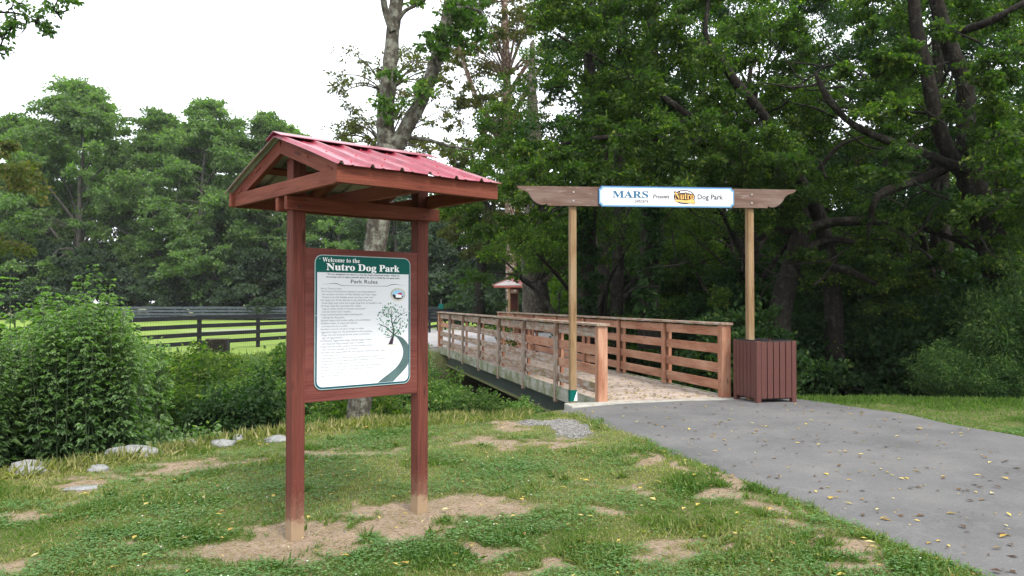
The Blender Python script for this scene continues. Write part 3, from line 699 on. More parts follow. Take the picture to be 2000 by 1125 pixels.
# deck boards, one mesh, each board a little different
d = MB(); y = 0.02; r_ = random.Random(2)
while y < BL:
    w = .14; d.box((BW/2, y+w/2, -.019+r_.uniform(-.002, .002)), (BW+.1, w-.006, .038), ax=0); y += w
d.build('deck', M['deck'], BR, .003)
g_ = MB()
for x in (.1, BW-.1): g_.box((x, BL/2, -.34), (.02, BL, .3), ax=1); g_.box((x, BL/2, -.18), (.16, BL, .02), ax=1)
g_.build('girder', M['steel'], BR)
g_ = MB()
for x in (.1, BW-.1): g_.box((x, BL/2, -.5), (.2, BL, .02), ax=1)
g_.build('girder_flange', M['flange'], BR)
for y in np.arange(.8, BL, 1.6): MB().box((BW/2, y, -.12), (BW-.25, .09, .1), ax=0).build('cross_beam', M['steel'], BR)
for x in (-.045, BW+.045):
    for k in range(3):
        a, b = BL*k/3, BL*(k+1)/3; MB().box((x, (a+b)/2, -.085), (.038, b-a-.004, .21), ax=1).build('fascia', M['fascia'], BR, .003)
def railing(side):
    x0 = 0 if side < 0 else BW; rl = empty('railing', (x0, 0, 0)); rl.parent = BR
    mt = 'railgrey' if side < 0 else 'rail'; rl['label'] = 'greyer mossy railing on the near left side' if side < 0 else 'redder railing on the right side'
    pitch = BL/7; o = side
    e = None
    for k in (0, 7):
        MB().box((0, k*pitch+(.07 if k == 0 else -.07), .39), (.14, .14, 1.34), ax=2).build('end_post', M['rail'], rl, .005)
    outer = MB().box((0, 0, 0), (.06, .089, 1.28), ax=2).build('post', M[mt], rl, .004); outer.location = (o*.055, pitch, .4)
    inner = MB().box((0, 0, 0), (.045, .089, 1.02), ax=2).build('post', M['rail'], rl, .004); inner.location = (-o*.05, pitch, .53)
    for k in range(2, 7):
        for src in (outer, inner):
            c = src.copy(); COL.objects.link(c); c.parent = rl; c.location.y = pitch*k+random.uniform(-.01, .01)
    for j, zt in enumerate((1.035, .775, .49, .235)):
        cuts = [0.14, 2*pitch, 4*pitch, 6*pitch, BL-.14] if j % 2 else [.14, pitch*1, pitch*3, pitch*5, BL-.14]
        for a, b in zip(cuts[:-1], cuts[1:]):
            MB().box((0, (a+b)/2, zt-.07), (.038, b-a-.005, .14), ax=1).build('rail', M[mt if random.random() < .8 else 'rail'], rl, .004)
    cuts = [-.03, 2*pitch, 4*pitch, 6*pitch, BL+.03]
    for a, b in zip(cuts[:-1], cuts[1:]):
        MB().box((o*.0, (a+b)/2, 1.078), (.19, b-a-.004, .036), ax=1).build('cap_rail', M['railgrey'], rl, .005)
railing(-1); railing(1)
MB().box((BW/2, -.16, -.3), (BW+1.15, .34, .6), ax=0).build('abutment', M['concrete'], BR, .015)
MB().box((BW/2-.05, BL+.2, -.42), (BW+1.6, .36, .84), ax=0).build('abutment', M['concrete'], BR, .015)

# ------------------------------------------------------------ gate with the header sign
GT = empty('entrance_gate', (.845, 11.0, .1), R(5.6), 'timber entrance gate with a long header beam and white dog park sign', 'gate')
GW = 2.56
for x in (0, GW):
    po = MB().box((x, 0, 1.42), (.089, .089, 2.84), rot=Matrix.Rotation(R(9), 3, 'Z'), ax=2).build('post', M['pine'], GT, .004)
    if x == 0:
        q = MB(); c9 = Matrix.Rotation(R(9), 3, 'Z'); q.box((x, 0, .1), (.097, .097, .16), rot=c9); q.build('sticker', M['teal'], po)
        q = MB(); q.v = []
        P = [c9 @ Vector(v) for v in ((.0, -.0492, .03), (.048, -.0492, .03), (.048, -.0492, .17))]
        q.face(P, [(0, 0), (1, 0), (1, 1)]); q.build('sticker', M['white'], po)
def ogee(sx):
    # end profile from bottom inwards to top tip
    return [(0, 0), (-.012, .028), (-.05, .012), (-.10, .012), (-.15, .03), (-.20, .068), (-.235, .11), (-.255, .15), (-.275, .178), (-.32, .2), (-.36, .212), (-.40, .228), (-.425, .252), (-.425, .268)]
e = ogee(1); zb = 2.735; xl, xr = -.36, 2.79
poly = [(xl, zb)]+[(xl+a, zb+b) for a, b in e[1:]]
poly += [(xr-a, zb+b) for a, b in reversed(e[1:])]+[(xr, zb)]
mb = MB(); mb.prism(poly[::-1], -.085, -.047); hb = mb.build('header_beam', M['beam'], GT, .003)
for x in (0, GW):
    for z in (.19, .07):
        b = MB(); b.prism(ell(x, zb+z, .012, .012, 8), -.095, -.085); b.build('bolt', M['bolt'], GT)
s0, s1 = .355, 2.29; z0, z1 = zb-.005, zb+.272; yS = -.115
def notched(x0, z0, x1, z1, r):
    o = []
    for cx, cz, a0 in ((x1, z0, 180), (x1, z1, 270), (x0, z1, 0), (x0, z0, 90)):
        arc = [(cx+r*math.cos(R(a0-90*i/5)), cz+r*math.sin(R(a0-90*i/5))) for i in range(6)]
        o += arc
    return o
def nrect(x0, z0, x1, z1, r):
    o = []
    for (cx, cz, A) in ((x1, z0, (180, 90)), (x1, z1, (270, 180)), (x0, z1, (360, 270)), (x0, z0, (90, 0))):
        for i in range(6): t = R(A[0]+(A[1]-A[0])*i/5); o.append((cx+r*math.cos(t), cz+r*math.sin(t)))
    return o
SB = MB(); SB.prism(nrect(s0, z0, s1, z1, .035), yS, -.0855); sb = SB.build('sign_board', M['blueframe'], GT)
SB = MB(); SB.prism(nrect(s0-.008, z0-.006, s1+.004, z1+.012, .035), -.0995, -.086); SB.build('sign_backing', M['bluedark'], GT)
flat_part('sign_face', [nrect(s0+.02, z0+.02, s1-.02, z1-.02, .036)], M['signwhite'], sb, yS-.0012)
def SX(px): return s0+(px-110)/(1915-110)*(s1-s0)
def SZ(py, px=1000): return z1-(py-(72+(px-150)*.013))/(262)*(z1-z0)
yT = yS-.003
text_part('blue_lettering', [((FONT_BOLD('MARS'), SX(285), SX(760), SZ(222, 500), .095), dict(offset=.012))], M['marsblue'], sb, yT)
text_part('small_lettering', [(('petcare', SX(578), SX(762), SZ(286, 680), .05), dict(offset=.012))], M['ink'], sb, yT)
text_part('italic_lettering', [((FONT_BI('Presents'), SX(815), SX(1042), SZ(232, 930), .058), dict(offset=.014))], M['ink'], sb, yT)
text_part('plain_lettering', [(('Dog Park', SX(1420), SX(1765), SZ(245, 1600), .07), dict(offset=.022))], M['ink'], sb, yT)
cx, cz = SX(1242), SZ(213, 1242); rx = SX(1385)-cx; rz = .1
flat_part('logo_ring', [ell(cx, cz, rx, rz, 40)], M['brownink'], sb, yT+.0008)
flat_part('logo_ring', [ell(cx, cz, rx-.016, rz-.013, 40)], M['signwhite'], sb, yT+.0002)
lx0, lx1, lz = SX(1112), SX(1368), SZ(240, 1242)
text_part('logo_outline', [((FONT_BOLD('Nutro'), lx0-.012, lx1+.012, lz-.008, .108), dict(offset=.062))], M['brownink'], sb, yT-.0006)
text_part('logo_lettering', [((FONT_BOLD('Nutro'), lx0, lx1, lz-.002, .098), dict(offset=-.004))], M['gold'], sb, yT-.0016)
flat_part('logo_ground', [ell(cx, lz+.036, (lx1-lx0)*.53, .052, 30)], M['brownink'], sb, yT-.0004)
sw = catmull([(lx0+.01, lz-.022, .03), (cx-.04, lz-.028, .03), (cx+.03, lz-.036, .036), (lx1-.03, lz-.028, .05), (lx1-.004, lz-.045, .04), (lx1-.02, lz-.07, .02)], 4)
flat_part('logo_swash', ribbon([p[:2] for p in sw], [p[2]+.012 for p in sw]), M['brownink'], sb, yT-.0003)
flat_part('logo_swash', ribbon([p[:2] for p in sw], [p[2] for p in sw]), M['gold'], sb, yT-.0011)

# ------------------------------------------------------------ litter bins
def bin_(loc, rz, label):
    b = empty('litter_bin', loc, rz, label, 'litter bin', 'brown slatted litter bins'); s, h = .62, .87
    for x in (0, s):
        for y in (0, s): MB().box((x+(.035 if x == 0 else -.035), y+(.035 if y == 0 else -.035), h/2-.02), (.07, .07, h+.04), ax=2).build('corner_post', M['bin'], b, .004)
    nS = 5; w = (s-.14)/nS
    first = None
    for side in range(4):
        for k in range(nS):
            t = .07+w*(k+.5)
            pos = {0: (t, .015), 1: (t, s-.015), 2: (.015, t), 3: (s-.015, t)}[side]
            if first is None or side == 2 and k == 0:
                dm = (w-.012, .02, h-.09) if side < 2 else (.02, w-.012, h-.09)
                first = MB().box((0, 0, 0), dm, ax=2).build('slat', M['bin'], b, .003); c = first
            else: c = first.copy(); COL.objects.link(c)
            c.parent = b; c.location = (*pos, h/2+.035)
    t = MB()
    for a, c_, dm in (((s/2, .035), 0, (s-.16, .03)), ((s/2, s-.035), 0, (s-.16, .03)), ((.035, s/2), 1, (.03, s-.16)), ((s-.035, s/2), 1, (.03, s-.16))):
        t.box((*a, h+.0), (*dm, .022))
    t.build('rim', M['liner'], b)
    MB().box((s/2, s/2, .42), (s-.12, s-.12, .72)).build('liner', M['liner'], b)
    return b
bin_((3.36, 10.84, .09), R(14.5), 'brown slatted litter bin at the right end of the bridge railing')
bin_((.25, 33.0, float(zg(.3, 33))), R(20), 'small distant brown slatted bin seen through the bridge railings')

# ------------------------------------------------------------ fences
def fence(pts, h, mat, label, board=.135, nb=4, wires=False, pw=.11):
    root = empty('board_fence', (pts[0][0], pts[0][1], 0), 0, label, 'fence'); o = Vector((pts[0][0], pts[0][1], 0))
    for i, (x, y) in enumerate(pts):
        z = float(zg(x, y)); MB().box((x-o.x, y-o.y, z+h/2-.2), (pw, pw, h+.4), ax=2).build('post', M[mat], root)
    w = MB()
    for (a, b) in zip(pts[:-1], pts[1:]):
        za, zb_ = float(zg(*a)), float(zg(*b)); dv = (Vector(b)-Vector(a)).normalized(); nv = Vector((dv.y, -dv.x))*(pw/2+.014)
        for j in range(nb):
            t = h-.02-board/2-j*(h-.2)/(nb-.35)
            MB().bar((a[0]-o.x+nv.x, a[1]-o.y+nv.y, za+t), (b[0]-o.x+nv.x, b[1]-o.y+nv.y, zb_+t), .026, board).build('board', M[mat], root)
        if wires:
            L = (Vector(b)-Vector(a)).length; nW = int(L/.1)
            for k in range(nW):
                f = k/nW; x = a[0]+(b[0]-a[0])*f-o.x-nv.x*.3; y = a[1]+(b[1]-a[1])*f-o.y-nv.y*.3; z = za+(zb_-za)*f
                w.box((x, y, z+h*.48), (.004, .004, h*.9))
            for k in range(9):
                z = .05+k*.12; w.bar((a[0]-o.x-nv.x*.3, a[1]-o.y-nv.y*.3, za+z), (b[0]-o.x-nv.x*.3, b[1]-o.y-nv.y*.3, zb_+z), .003, .004)
    if wires: w.build('wire_mesh', M['wire'], root)
    return root
P1 = [(-10.3+1.13*n, 26+2.5*n) for n in (-3, -2, -1, 0, 1, 2, 3, 4, 5.45)]
fence(P1, 1.2, 'black', 'black four board fence with wire mesh along the near side of the field', wires=True)
P2 = [(-4.15+.19*n, 39.75+2.4*n) for n in range(0, 13)]
fence(P2, 1.2, 'black', 'black board fence running away from the bridge up the side of the field', pw=.1)
P3 = [(-40+2.44*n, 71-.02*n) for n in range(0, 17)]
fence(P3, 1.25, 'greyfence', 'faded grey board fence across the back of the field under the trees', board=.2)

c = empty('wooden_crate', (-9.55, 25.6, float(zg(-9.55, 25.6))), R(15), 'dark brown wooden crate on the grass beside a black fence post', 'crate')
for x in (-.33, .33):
    for y in (-.2, .2): MB().box((x, y, .2), (.06, .06, .42)).build('corner_post', M['black'], c)
for j in range(4):
    for y in (-.215, .215): MB().box((0, y, .06+j*.1), (.68, .02, .075)).build('slat', M['barkdark'], c)
MB().box((0, 0, .2), (.62, .38, .36)).build('contents', M['barkdark'], c)
MB().box((0, 0, .43), (.7, .46, .025)).build('lid', M['barkmid'], c)
c = empty('waste_station', (-4.0, 44.5, float(zg(-4, 44.5))), 0, 'small green box on a thin post behind the receding black fence', 'waste station')
MB().box((0, 0, .8), (.05, .05, 1.9)).build('pole', M['wire'], c); MB().box((0, -.06, 1.3), (.26, .14, .34)).build('dispenser', M['teal'], c, .02)

# ------------------------------------------------------------ rocks on the lip of the bank
m = NT('limestone', .95, .15); n = m.noise(m.co(), 7, 6, .75); n2 = m.noise(m.co(), 40, 4, .7)
m.col(m.mix(m.ramp(n2, [(.5, 0), (.7, .5)]), m.ramp(n, [(.3, (.13, .13, .125)), (.5, (.24, .245, .245)), (.7, (.34, .345, .34))]), (.17, .16, .13))); m.bump(m.math('ADD', n, n2), .8, .03); M['rock'] = m.m
for px, py, sx, sy, sz, lab in [(262, 880, .23, .12, .085, 'largest pale grey rock, low and long, on the lip of the grassy bank'), (55, 912, .14, .16, .08, 'leftmost pale rock, half sunk in yellow grass at the bank edge'), (180, 893, .09, .08, .05, 'low grey rock between the leftmost rock and the largest rock'),
                                (345, 868, .09, .08, .05, 'grey rock just right of the largest rock on the bank'), (382, 864, .10, .09, .06, 'rounded white rock in the middle of the row on the bank edge'), (436, 864, .10, .08, .045, 'flat white rock in the row, second from its right end'), (467, 857, .045, .05, .045, 'smallest upright white stone in the row on the bank'),
                                (196, 908, .07, .06, .035, 'small flat grey stone in the grass in front of the largest rock'), (543, 856, .1, .07, .04, 'flat pale rock right beside the left kiosk post'), (165, 943, .13, .06, .012, 'flat slab of grey rock flush with the bare soil of the lawn')]:
    x, y = gp(px, py, .02); bm = bmesh.new(); bmesh.ops.create_icosphere(bm, subdivisions=4, radius=1)
    r = random.Random(px)
    sd_ = r.random()*50
    for v in bm.verts:
        c_ = v.co; f = 1+.5*(float(fbm(c_.x*1.3+sd_, c_.y*1.3+c_.z*1.7, 3))-.5)+.16*(float(fbm(c_.x*5+sd_, c_.y*5+c_.z*6, 4))-.5)
        c_.x *= sx*f*1.25; c_.y *= sy*f*1.25; c_.z = min(c_.z*f, .95+.5*(float(fbm(c_.x*16+sd_, c_.y*16, 2))-.5))*sz*1.35
    me = bpy.data.meshes.new('rock'); bm.to_mesh(me); bm.free(); smooth(me)
    o = link('rock', me, M['rock']); o.location = (x, y, float(zg(x, y))+sz*.35); o.rotation_euler = (0, 0, R(r.uniform(-25, 25)))
    tag(o, lab, 'rock', 'pale rocks along the bank edge')

# ------------------------------------------------------------ trees
def cluster_leaves(C, rad, per, size, r, flat=.55, sub=6, droop=.35):
    """leaves in sprays: C cluster centres (n,3), rad their radii"""
    Ps = []; Ds = []; vs = []
    n = len(C)
    for i in range(n):
        dirs = unit(r.normal(size=(sub, 3))*[1, 1, .7]+[0, 0, .15]); L = rad[i]*(.5+.7*r.random(sub))
        k = r.integers(0, sub, per); t = r.random(per)**.6
        p = C[i]+dirs[k]*(L[k]*t)[:, None]*[1, 1, .75]
        p += r.normal(size=(per, 3))*rad[i]*.17*[1, 1, .5]
        p[:, 2] -= droop*rad[i]*t**2*.5
        d_ = unit(dirs[k]*.8+r.normal(size=(per, 3))*.65+[0, 0, -.35])
        Ps.append(p); Ds.append(d_)
        vs.append(np.clip(.42+.28*r.normal(size=per)*.8+(r.random()-.5)*.3, 0, 1))
    P = np.concatenate(Ps); D = np.concatenate(Ds); v = np.concatenate(vs)
    L = size*(.65+.7*r.random(len(P)))
    return P, D, L, L*.58, v
def tree_meshes(seed, H, cb, Rc, r0, ncl, per, size, crad=.22, lean=(0, 0), profile=.9, trunk_top=.85, seg=8, major=10):
    r = np.random.default_rng(seed); tb = Tubes()
    n = 6; tr = [np.array([0., 0, -.3, r0*1.35]), np.array([0, 0, .35, r0*1.05])]
    wx, wy = 0., 0.
    for i in range(1, n+1):
        t = i/n; wx += r.normal()*.09*H*.12; wy += r.normal()*.09*H*.12
        tr.append(np.array([wx+lean[0]*t*H, wy+lean[1]*t*H, .35+(H*trunk_top-.35)*t, r0*(1-.82*t)]))
    TP = np.array(tb.add(tr, seg, 3, .12))
    C = []
    while len(C) < ncl:
        t = r.random(); z = cb+(H-cb)*t
        rr = Rc*(math.sin(math.pi*min(1, (t*.86+.12))**profile)**.75)*math.sqrt(.08+.92*r.random()); a = r.random()*6.283
        i = np.argmin(np.abs(TP[:, 2]-z*.9)); C.append([TP[i, 0]+rr*math.cos(a), TP[i, 1]+rr*math.sin(a), z+.05*H*(r.random()-.5)])
    C = np.array(C); rad = Rc*crad*(.65+.7*r.random(ncl))
    order = r.permutation(ncl); majors = []
    for q, i in enumerate(order):
        c = C[i]; rr = math.hypot(c[0]-TP[0, 0], c[1]-TP[0, 1])
        if q < major or not majors:
            z0 = max(cb*.6, c[2]-rr*.75-.05*H); j = np.argmin(np.abs(TP[:, 2]-z0)); s = TP[j]
            mid = s[:3]*.5+c*.5+np.array([0, 0, .10*rr])+r.normal(size=3)*.05*rr
            L = [(*s[:3], min(s[3]*.6, r0*.4)), (*mid, s[3]*.3+.01), (*c, .012+.02*r0)]; pp = tb.add(L, 6, 4); majors.append(pp)
        else:
            allp = np.concatenate(majors); allp = allp[r.random(len(allp)) < .8] if len(allp) > 8 else allp
            j = np.argmin(np.linalg.norm(allp[:, :3]-c, axis=1)+.4*(allp[:, 2] > c[2])); s = allp[j]
            mid = (s[:3]+c)/2+r.normal(size=3)*.05*Rc; tb.add([(*s[:3], s[3]*.6), (*mid, s[3]*.35+.006), (*c, .008)], 5, 3)
    P, D, L, Wd, v = cluster_leaves(C, rad, per, size, r)
    return tb.mesh('trunk'), leaf_mesh('crown', P, D, L, Wd, v, rng=r)
def place_tree(meshes, x, y, rz, s, label, bk, lf, cat='tree', group=None, name='tree', z=None, sz=None):
    t = empty(name, (x, y, (float(zg(x, y)) if z is None else z)-.05), rz, label, cat, group); t.scale = (s, s, sz or s)
    a = bpy.data.objects.new('trunk', meshes[0]); b = bpy.data.objects.new('crown', meshes[1])
    for o, mt in ((a, bk), (b, lf)):
        COL.objects.link(o); o.parent = t
        if not o.data.materials: o.data.materials.append(M[mt])
        o.material_slots[0].link = 'OBJECT'; o.material_slots[0].material = M[mt]
    return t

# far treeline beyond the field
far = [tree_meshes(100+i, 20, 1.8, 7.0, .36, 170, 330, .29, crad=.19, major=14, profile=.72) for i in range(4)]
names = ['leftmost', 'second', 'third', 'fourth', 'fifth', 'sixth', 'seventh', 'eighth', 'ninth', 'tenth', 'eleventh']
spots = [(-60, 84, .9), (-51, 82, 1.04), (-43.5, 80, 1.2), (-36, 82, 1.05), (-30.5, 78, 1.08), (-24, 80, 1.02), (-17.5, 79, .78), (-11, 76, .72), (-4.5, 74, .7), (2, 72, .68), (9, 66, .7)]
for i, (x, y, s) in enumerate(spots):
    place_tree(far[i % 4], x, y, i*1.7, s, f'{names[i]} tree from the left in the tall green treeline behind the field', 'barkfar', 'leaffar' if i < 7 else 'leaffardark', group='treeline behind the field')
for i, (x, y, s) in enumerate([(-55, 90, .95), (-48.5, 88, 1.08), (-39.5, 92, 1.1), (-33, 93, 1.1), (-26, 90, 1.08), (-19, 91, .98), (-13, 88, .85)]):
    place_tree(far[(i+2) % 4], x, y, i*2.3+1, s, f'{names[i]} tree from the left in the second, farther row of the treeline', 'barkfar', 'leaffar', group='treeline behind the field')
fs = [tree_meshes(120+i, 7, .2, 4.4, .1, 46, 330, .34, crad=.26, major=8, profile=.7) for i in range(2)]
for i, x in enumerate(np.arange(-50, 8, 5.2)):
    place_tree(fs[i % 2], x, 75+1.2*math.sin(i*2.1), i*2.3, .85+.2*math.sin(i*1.3), f'dark rounded thicket number {i+1} counted from the left under the far treeline' if False else f'dark bushy thicket, {["first","second","third","fourth","fifth","sixth","seventh","eighth","ninth","tenth","eleventh","twelfth"][i]} from the left, behind the back fence', 'barkfar', 'leaffardark', cat='bush', group='thickets behind the back fence', name='thicket')
for i, (x, y, s, w_) in enumerate([(1.9, 41, .62, 'directly behind the far kiosk'), (-.3, 48, .8, 'left of the far kiosk beside the receding fence'), (-1.2, 72, 1.3, 'far behind the receding fence, left of the kiosk roof'), (-7.0, 74, 1.35, 'behind the sign board and the forked trunk, far off'), (4.2, 50, .95, 'far behind the kiosk on its right')]):
    place_tree(fs[i % 2], x, y, i*2.0, s, 'dark bushy thicket '+w_, 'barkfar', 'leaffardark', cat='bush', group='thickets around the far kiosk', name='thicket')
# closer yellow green tree on the far left and its dark neighbour
mid = tree_meshes(131, 10, 1.5, 3.6, .25, 52, 420, .2, major=12)
place_tree(mid, -24.5, 34, .5, 1.08, 'yellow green tree at the left edge of the photo, nearer than the treeline', 'barkfar', 'leafyel')
# overhanging tree whose branch tips enter at the top left corner

# main forked tree at the lip of the ditch
def px(x, y, d): return ((x-1000)/F*d, d, CZ+(590-y)/F*d)
def custom_tree(name, label, base, limbs, clusters, bk, lf, per, size, seed, cat='tree', group=None, seg=14, rough=.1, flat=.5):
    r = np.random.default_rng(seed); root = empty(name, base, 0, label, cat, group); b = np.array(base); tb = Tubes()
    for L in limbs: tb.add([(p[0]-b[0], p[1]-b[1], p[2]-b[2], p[3]) for p in L], seg if L[0][3] > .1 else 7, 6 if L[0][3] > .1 else 4, rough if L[0][3] > .1 else 0)
    C = np.array([[c[0]-b[0], c[1]-b[1], c[2]-b[2]] for c in clusters]); rad = np.array([c[3] for c in clusters])
    for c_, rd in zip(C, rad):     # a few twigs into each clump
        for q in range(3):
            e_ = c_+r.normal(size=3)*rd*.4; s_ = c_+r.normal(size=3)*rd*.15-[0, 0, rd*.2]
            tb.add([(*s_, .012), (*((s_+e_)/2+r.normal(size=3)*.04), .008), (*e_, .004)], 4, 2)
    link('trunk', tb.mesh('trunk'), M[bk], root)
    P, D, L, Wd, v = cluster_leaves(C, rad, per, size, r)
    link('crown', leaf_mesh('crown', P, D, L, Wd, v, rng=r), M[lf], root)
    return root
d = 11.0
def pr(x, y, d, r): return (*px(x, y, d), r)
limbs = [[pr(697, 835, d, .19), pr(702, 800, d, .165), pr(712, 700, d, .155), pr(722, 560, d, .155), pr(738, 440, d, .155), pr(752, 340, d, .17), pr(760, 285, d, .185)],
         [pr(757, 300, d, .14), pr(752, 230, d+.05, .125), pr(760, 130, d+.1, .105), pr(768, 40, d+.2, .095), pr(782, -80, d+.3, .10), pr(800, -260, d+.4, .07), pr(790, -420, d+.3, .03)],
         [pr(765, 300, d, .14), pr(785, 262, d-.05, .11), pr(822, 195, d-.1, .095), pr(850, 120, d-.2, .085), pr(872, 30, d-.2, .08), pr(890, -80, d-.3, .085), pr(930, -250, d-.4, .05), pr(960, -380, d-.4, .02)],
         [pr(766, 60, d+.1, .06), pr(752, 20, d+.1, .05), pr(742, -30, d, .045), pr(715, -120, d, .03)],
         [pr(770, 45, d+.15, .04), pr(790, 18, d+.1, .03), pr(820, 2, d+.1, .02), pr(850, -20, d, .012)],
         [pr(798, 268, d, .03), pr(835, 272, d, .025), pr(880, 285, d+.2, .02), pr(930, 292, d+.3, .01)],
         [pr(872, 40, d-.2, .05), pr(905, 10, d-.5, .03), pr(940, 20, d-.7, .015)]]
cl = []
rr = np.random.default_rng(9)
for (x, y, s, dd, n) in [(905, 20, 40, -.4, 7), (858, 95, 20, -.3, 3), (935, 50, 28, -.5, 4), (822, 175, 22, -.2, 3), (775, 205, 20, -.15, 2), (765, 150, 12, -.2, 1), (812, 10, 20, 0, 1), (880, -5, 50, 0, 4)]:
    for k in range(n): q = px(x+rr.normal()*s*.6, y+rr.normal()*s*.6, d+dd+rr.normal()*.25); cl.append((*q, .15+.09*rr.random()))
for k in range(34):
    q = px(rr.uniform(560, 1150), rr.uniform(-520, -90), d+rr.uniform(-2, 2)); cl.append((*q, .5))
custom_tree('forked_tree', 'grey lichened tree forking into two stems behind the red kiosk', (*px(699, 828, d)[:2], px(699, 828, d)[2]-.05), limbs, cl, 'barkgrey', 'leafshrub', 130, .07, 10, rough=.12)

r5 = np.random.default_rng(77); cc = [(*px(r5.uniform(-260, 90), r5.uniform(-330, 20) , 8.2+r5.uniform(-.8, .8)), r5.uniform(.2, .4)) for _ in range(14)]
cc += [(*px(x, y, 8), q) for x, y, q in ((15, 40, .16), (45, 25, .2), (70, 40, .13), (88, 58, .07), (100, 10, .16), (128, -4, .12), (20, 5, .25), (5, 62, .12), (-15, 90, .15))]
custom_tree('overhanging_tree', 'tree outside the left edge whose leafy branch tip hangs into the top left corner', (-8.5, 7.0, -.6),
    [[(-8.5, 7.0, -.6, .2), (-8.4, 7.1, 1.5, .17), (-8.0, 7.3, 3.5, .14), (-7.6, 7.6, 5.5, .1), (-7.2, 8, 7.5, .04)], [(-8.0, 7.3, 3.6, .07), (-7.0, 7.7, 4.5, .05), (-6.0, 8, 4.9, .03), pr(-60, 10, 8.1, .018), pr(40, 25, 8, .008), pr(85, 55, 8, .004)], [(-7.6, 7.6, 5.5, .05), (-6.5, 8, 5.6, .03), pr(-20, -60, 8.1, .015), pr(90, 0, 8, .006)]], cc, 'barkdark', 'leafshrub', 75, .055, 78)
# sparse trees with turning leaves behind the fork
def sparse(seed, label, pts, box, n, dd, bk='barkred', lf='leafyel', per=150, size=.17, extra=()):
    r = np.random.default_rng(seed); cl = []; limbs = [[pr(*p) for p in pts]]+[[pr(*p) for p in e_] for e_ in extra]
    for k in range(n):
        x, y = r.uniform(box[0], box[2]), r.uniform(box[1], box[3]); q = px(x, y, dd+r.uniform(-2.5, 2.5)); cl.append((*q, r.uniform(.35, .8)))
        if r.random() < .7:
            t = pts[min(len(pts)-1, int(np.argmin([abs(p[1]-(y+60)) for p in pts])))]; a = pr(*t); mid = [(a[j]+q[j])/2 for j in range(3)]
            limbs.append([(a[0], a[1], a[2], a[3]*.3), (mid[0], mid[1], mid[2]+.3, .03), (*q, .012)])
    b = px(pts[0][0], pts[0][1], dd)
    return custom_tree('sparse_tree', label, b, limbs, cl, bk, lf, per, size, seed, seg=9)
sparse(21, 'tall thin tree with reddish flaking trunk and sparse turning leaves right of the forked tree', [(1000, 640, 41, .32), (997, 450, 41, .28), (993, 300, 41, .25), (990, 150, 41, .21), (985, 0, 41, .16), (980, -200, 41, .1)], (870, -60, 1080, 320), 120, 41, size=.17,
       extra=[[(985, 285, 41, 0.180), (960, 240, 41, 0.150), (930, 190, 41, 0.135), (905, 120, 41, 0.105), (885, 60, 41, 0.075)], [(995, 240, 41, 0.150), (1020, 190, 41, 0.135), (1055, 130, 41, 0.090), (1090, 70, 41, 0.060)], [(995, 180, 41, 0.135), (1025, 130, 41, 0.105), (1045, 100, 41, 0.060)]])
sparse(22, 'thin tree with sparse brownish leaves behind the kiosk roof', [(738, 640, 33, .2), (742, 450, 33, .18), (752, 300, 33, .14), (755, 180, 33, .1), (758, 60, 33, .04)], (650, 90, 870, 310), 66, 33, bk='barkmid', size=.13, per=110)
sparse(23, 'leaning tree with yellowing leaves low above the far kiosk', [(935, 620, 46, .35), (940, 520, 46, .3), (950, 420, 46, .25), (930, 340, 46, .17), (915, 280, 46, .08)], (868, 270, 1010, 500), 60, 46, lf='leafyel', bk='barkdark', per=260, size=.2)
sparse(24, 'dark broad tree with a crooked trunk just right of the far kiosk', [(1052, 640, 27, .55), (1045, 560, 27, .45), (1040, 460, 27, .38), (1050, 340, 27, .3), (1040, 200, 27, .18), (1040, 80, 27, .08)], (1010, 230, 1170, 540), 62, 27, bk='barkmid', lf='leafwood', per=330, size=.14)

# the wood on the right
WD = [tree_meshes(200+i, 12.5, 2.6, 4.3, .22, 84, 640, .085, crad=.185, major=16, profile=.75) for i in range(4)]
WF = [tree_meshes(210+i, 9.0, .8, 4.6, .2, 90, 420, .17, crad=.22, major=10, profile=.7) for i in range(2)]
place = [(5.3, 17.5, .85, 'leafwood', 'tree with a bright leafy crown right above the header sign'), (9.2, 16.5, .95, 'leafwood2', 'dark crowned tree right of the header sign'), (13.2, 19.5, .98, 'leafglow', 'yellow green crowned tree in the upper right corner'),
         (2.2, 22, 1.0, 'leafwood', 'leafy tree left of the header sign over the middle of the bridge'), (6.3, 24, 1.08, 'leafwood2', 'dark tall tree deep in the wood behind the sign'), (11, 24.5, 1.1, 'leafwood', 'tall tree deep in the wood right of the gate'), (17, 25, 1.1, 'leafglow', 'lighter tree deep in the wood at the right edge'),
         (16.8, 15.5, .9, 'leafwood', 'tree at the right edge of the photo with low green leaves')]
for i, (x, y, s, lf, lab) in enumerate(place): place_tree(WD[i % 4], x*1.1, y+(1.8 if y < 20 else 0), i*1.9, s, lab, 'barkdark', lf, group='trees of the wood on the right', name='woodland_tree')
back = [(5.2, 33, 1.0), (9.5, 35, 1.0), (15, 34, 1.0), (21, 33, 1.05), (27, 31, 1.0), (6, 44, 1.1), (14, 46, 1.15), (23, 46, 1.15), (33, 42, 1.1)]
ordn = ['first', 'second', 'third', 'fourth', 'fifth', 'sixth', 'seventh', 'eighth', 'ninth']
for i, (x, y, s) in enumerate(back): place_tree(WF[i % 2], x, y, i*2.4, s, f'{ordn[i]} of the dim trees glimpsed in the depth of the wood, counted left to right' if i < 5 else f'{ordn[i-5]} of the dim trees in the hindmost row of the wood, left to right', 'barkdark', 'leafwood2' if i % 3 else 'leafglow', group='dim trees in the depth of the wood', name='woodland_tree')

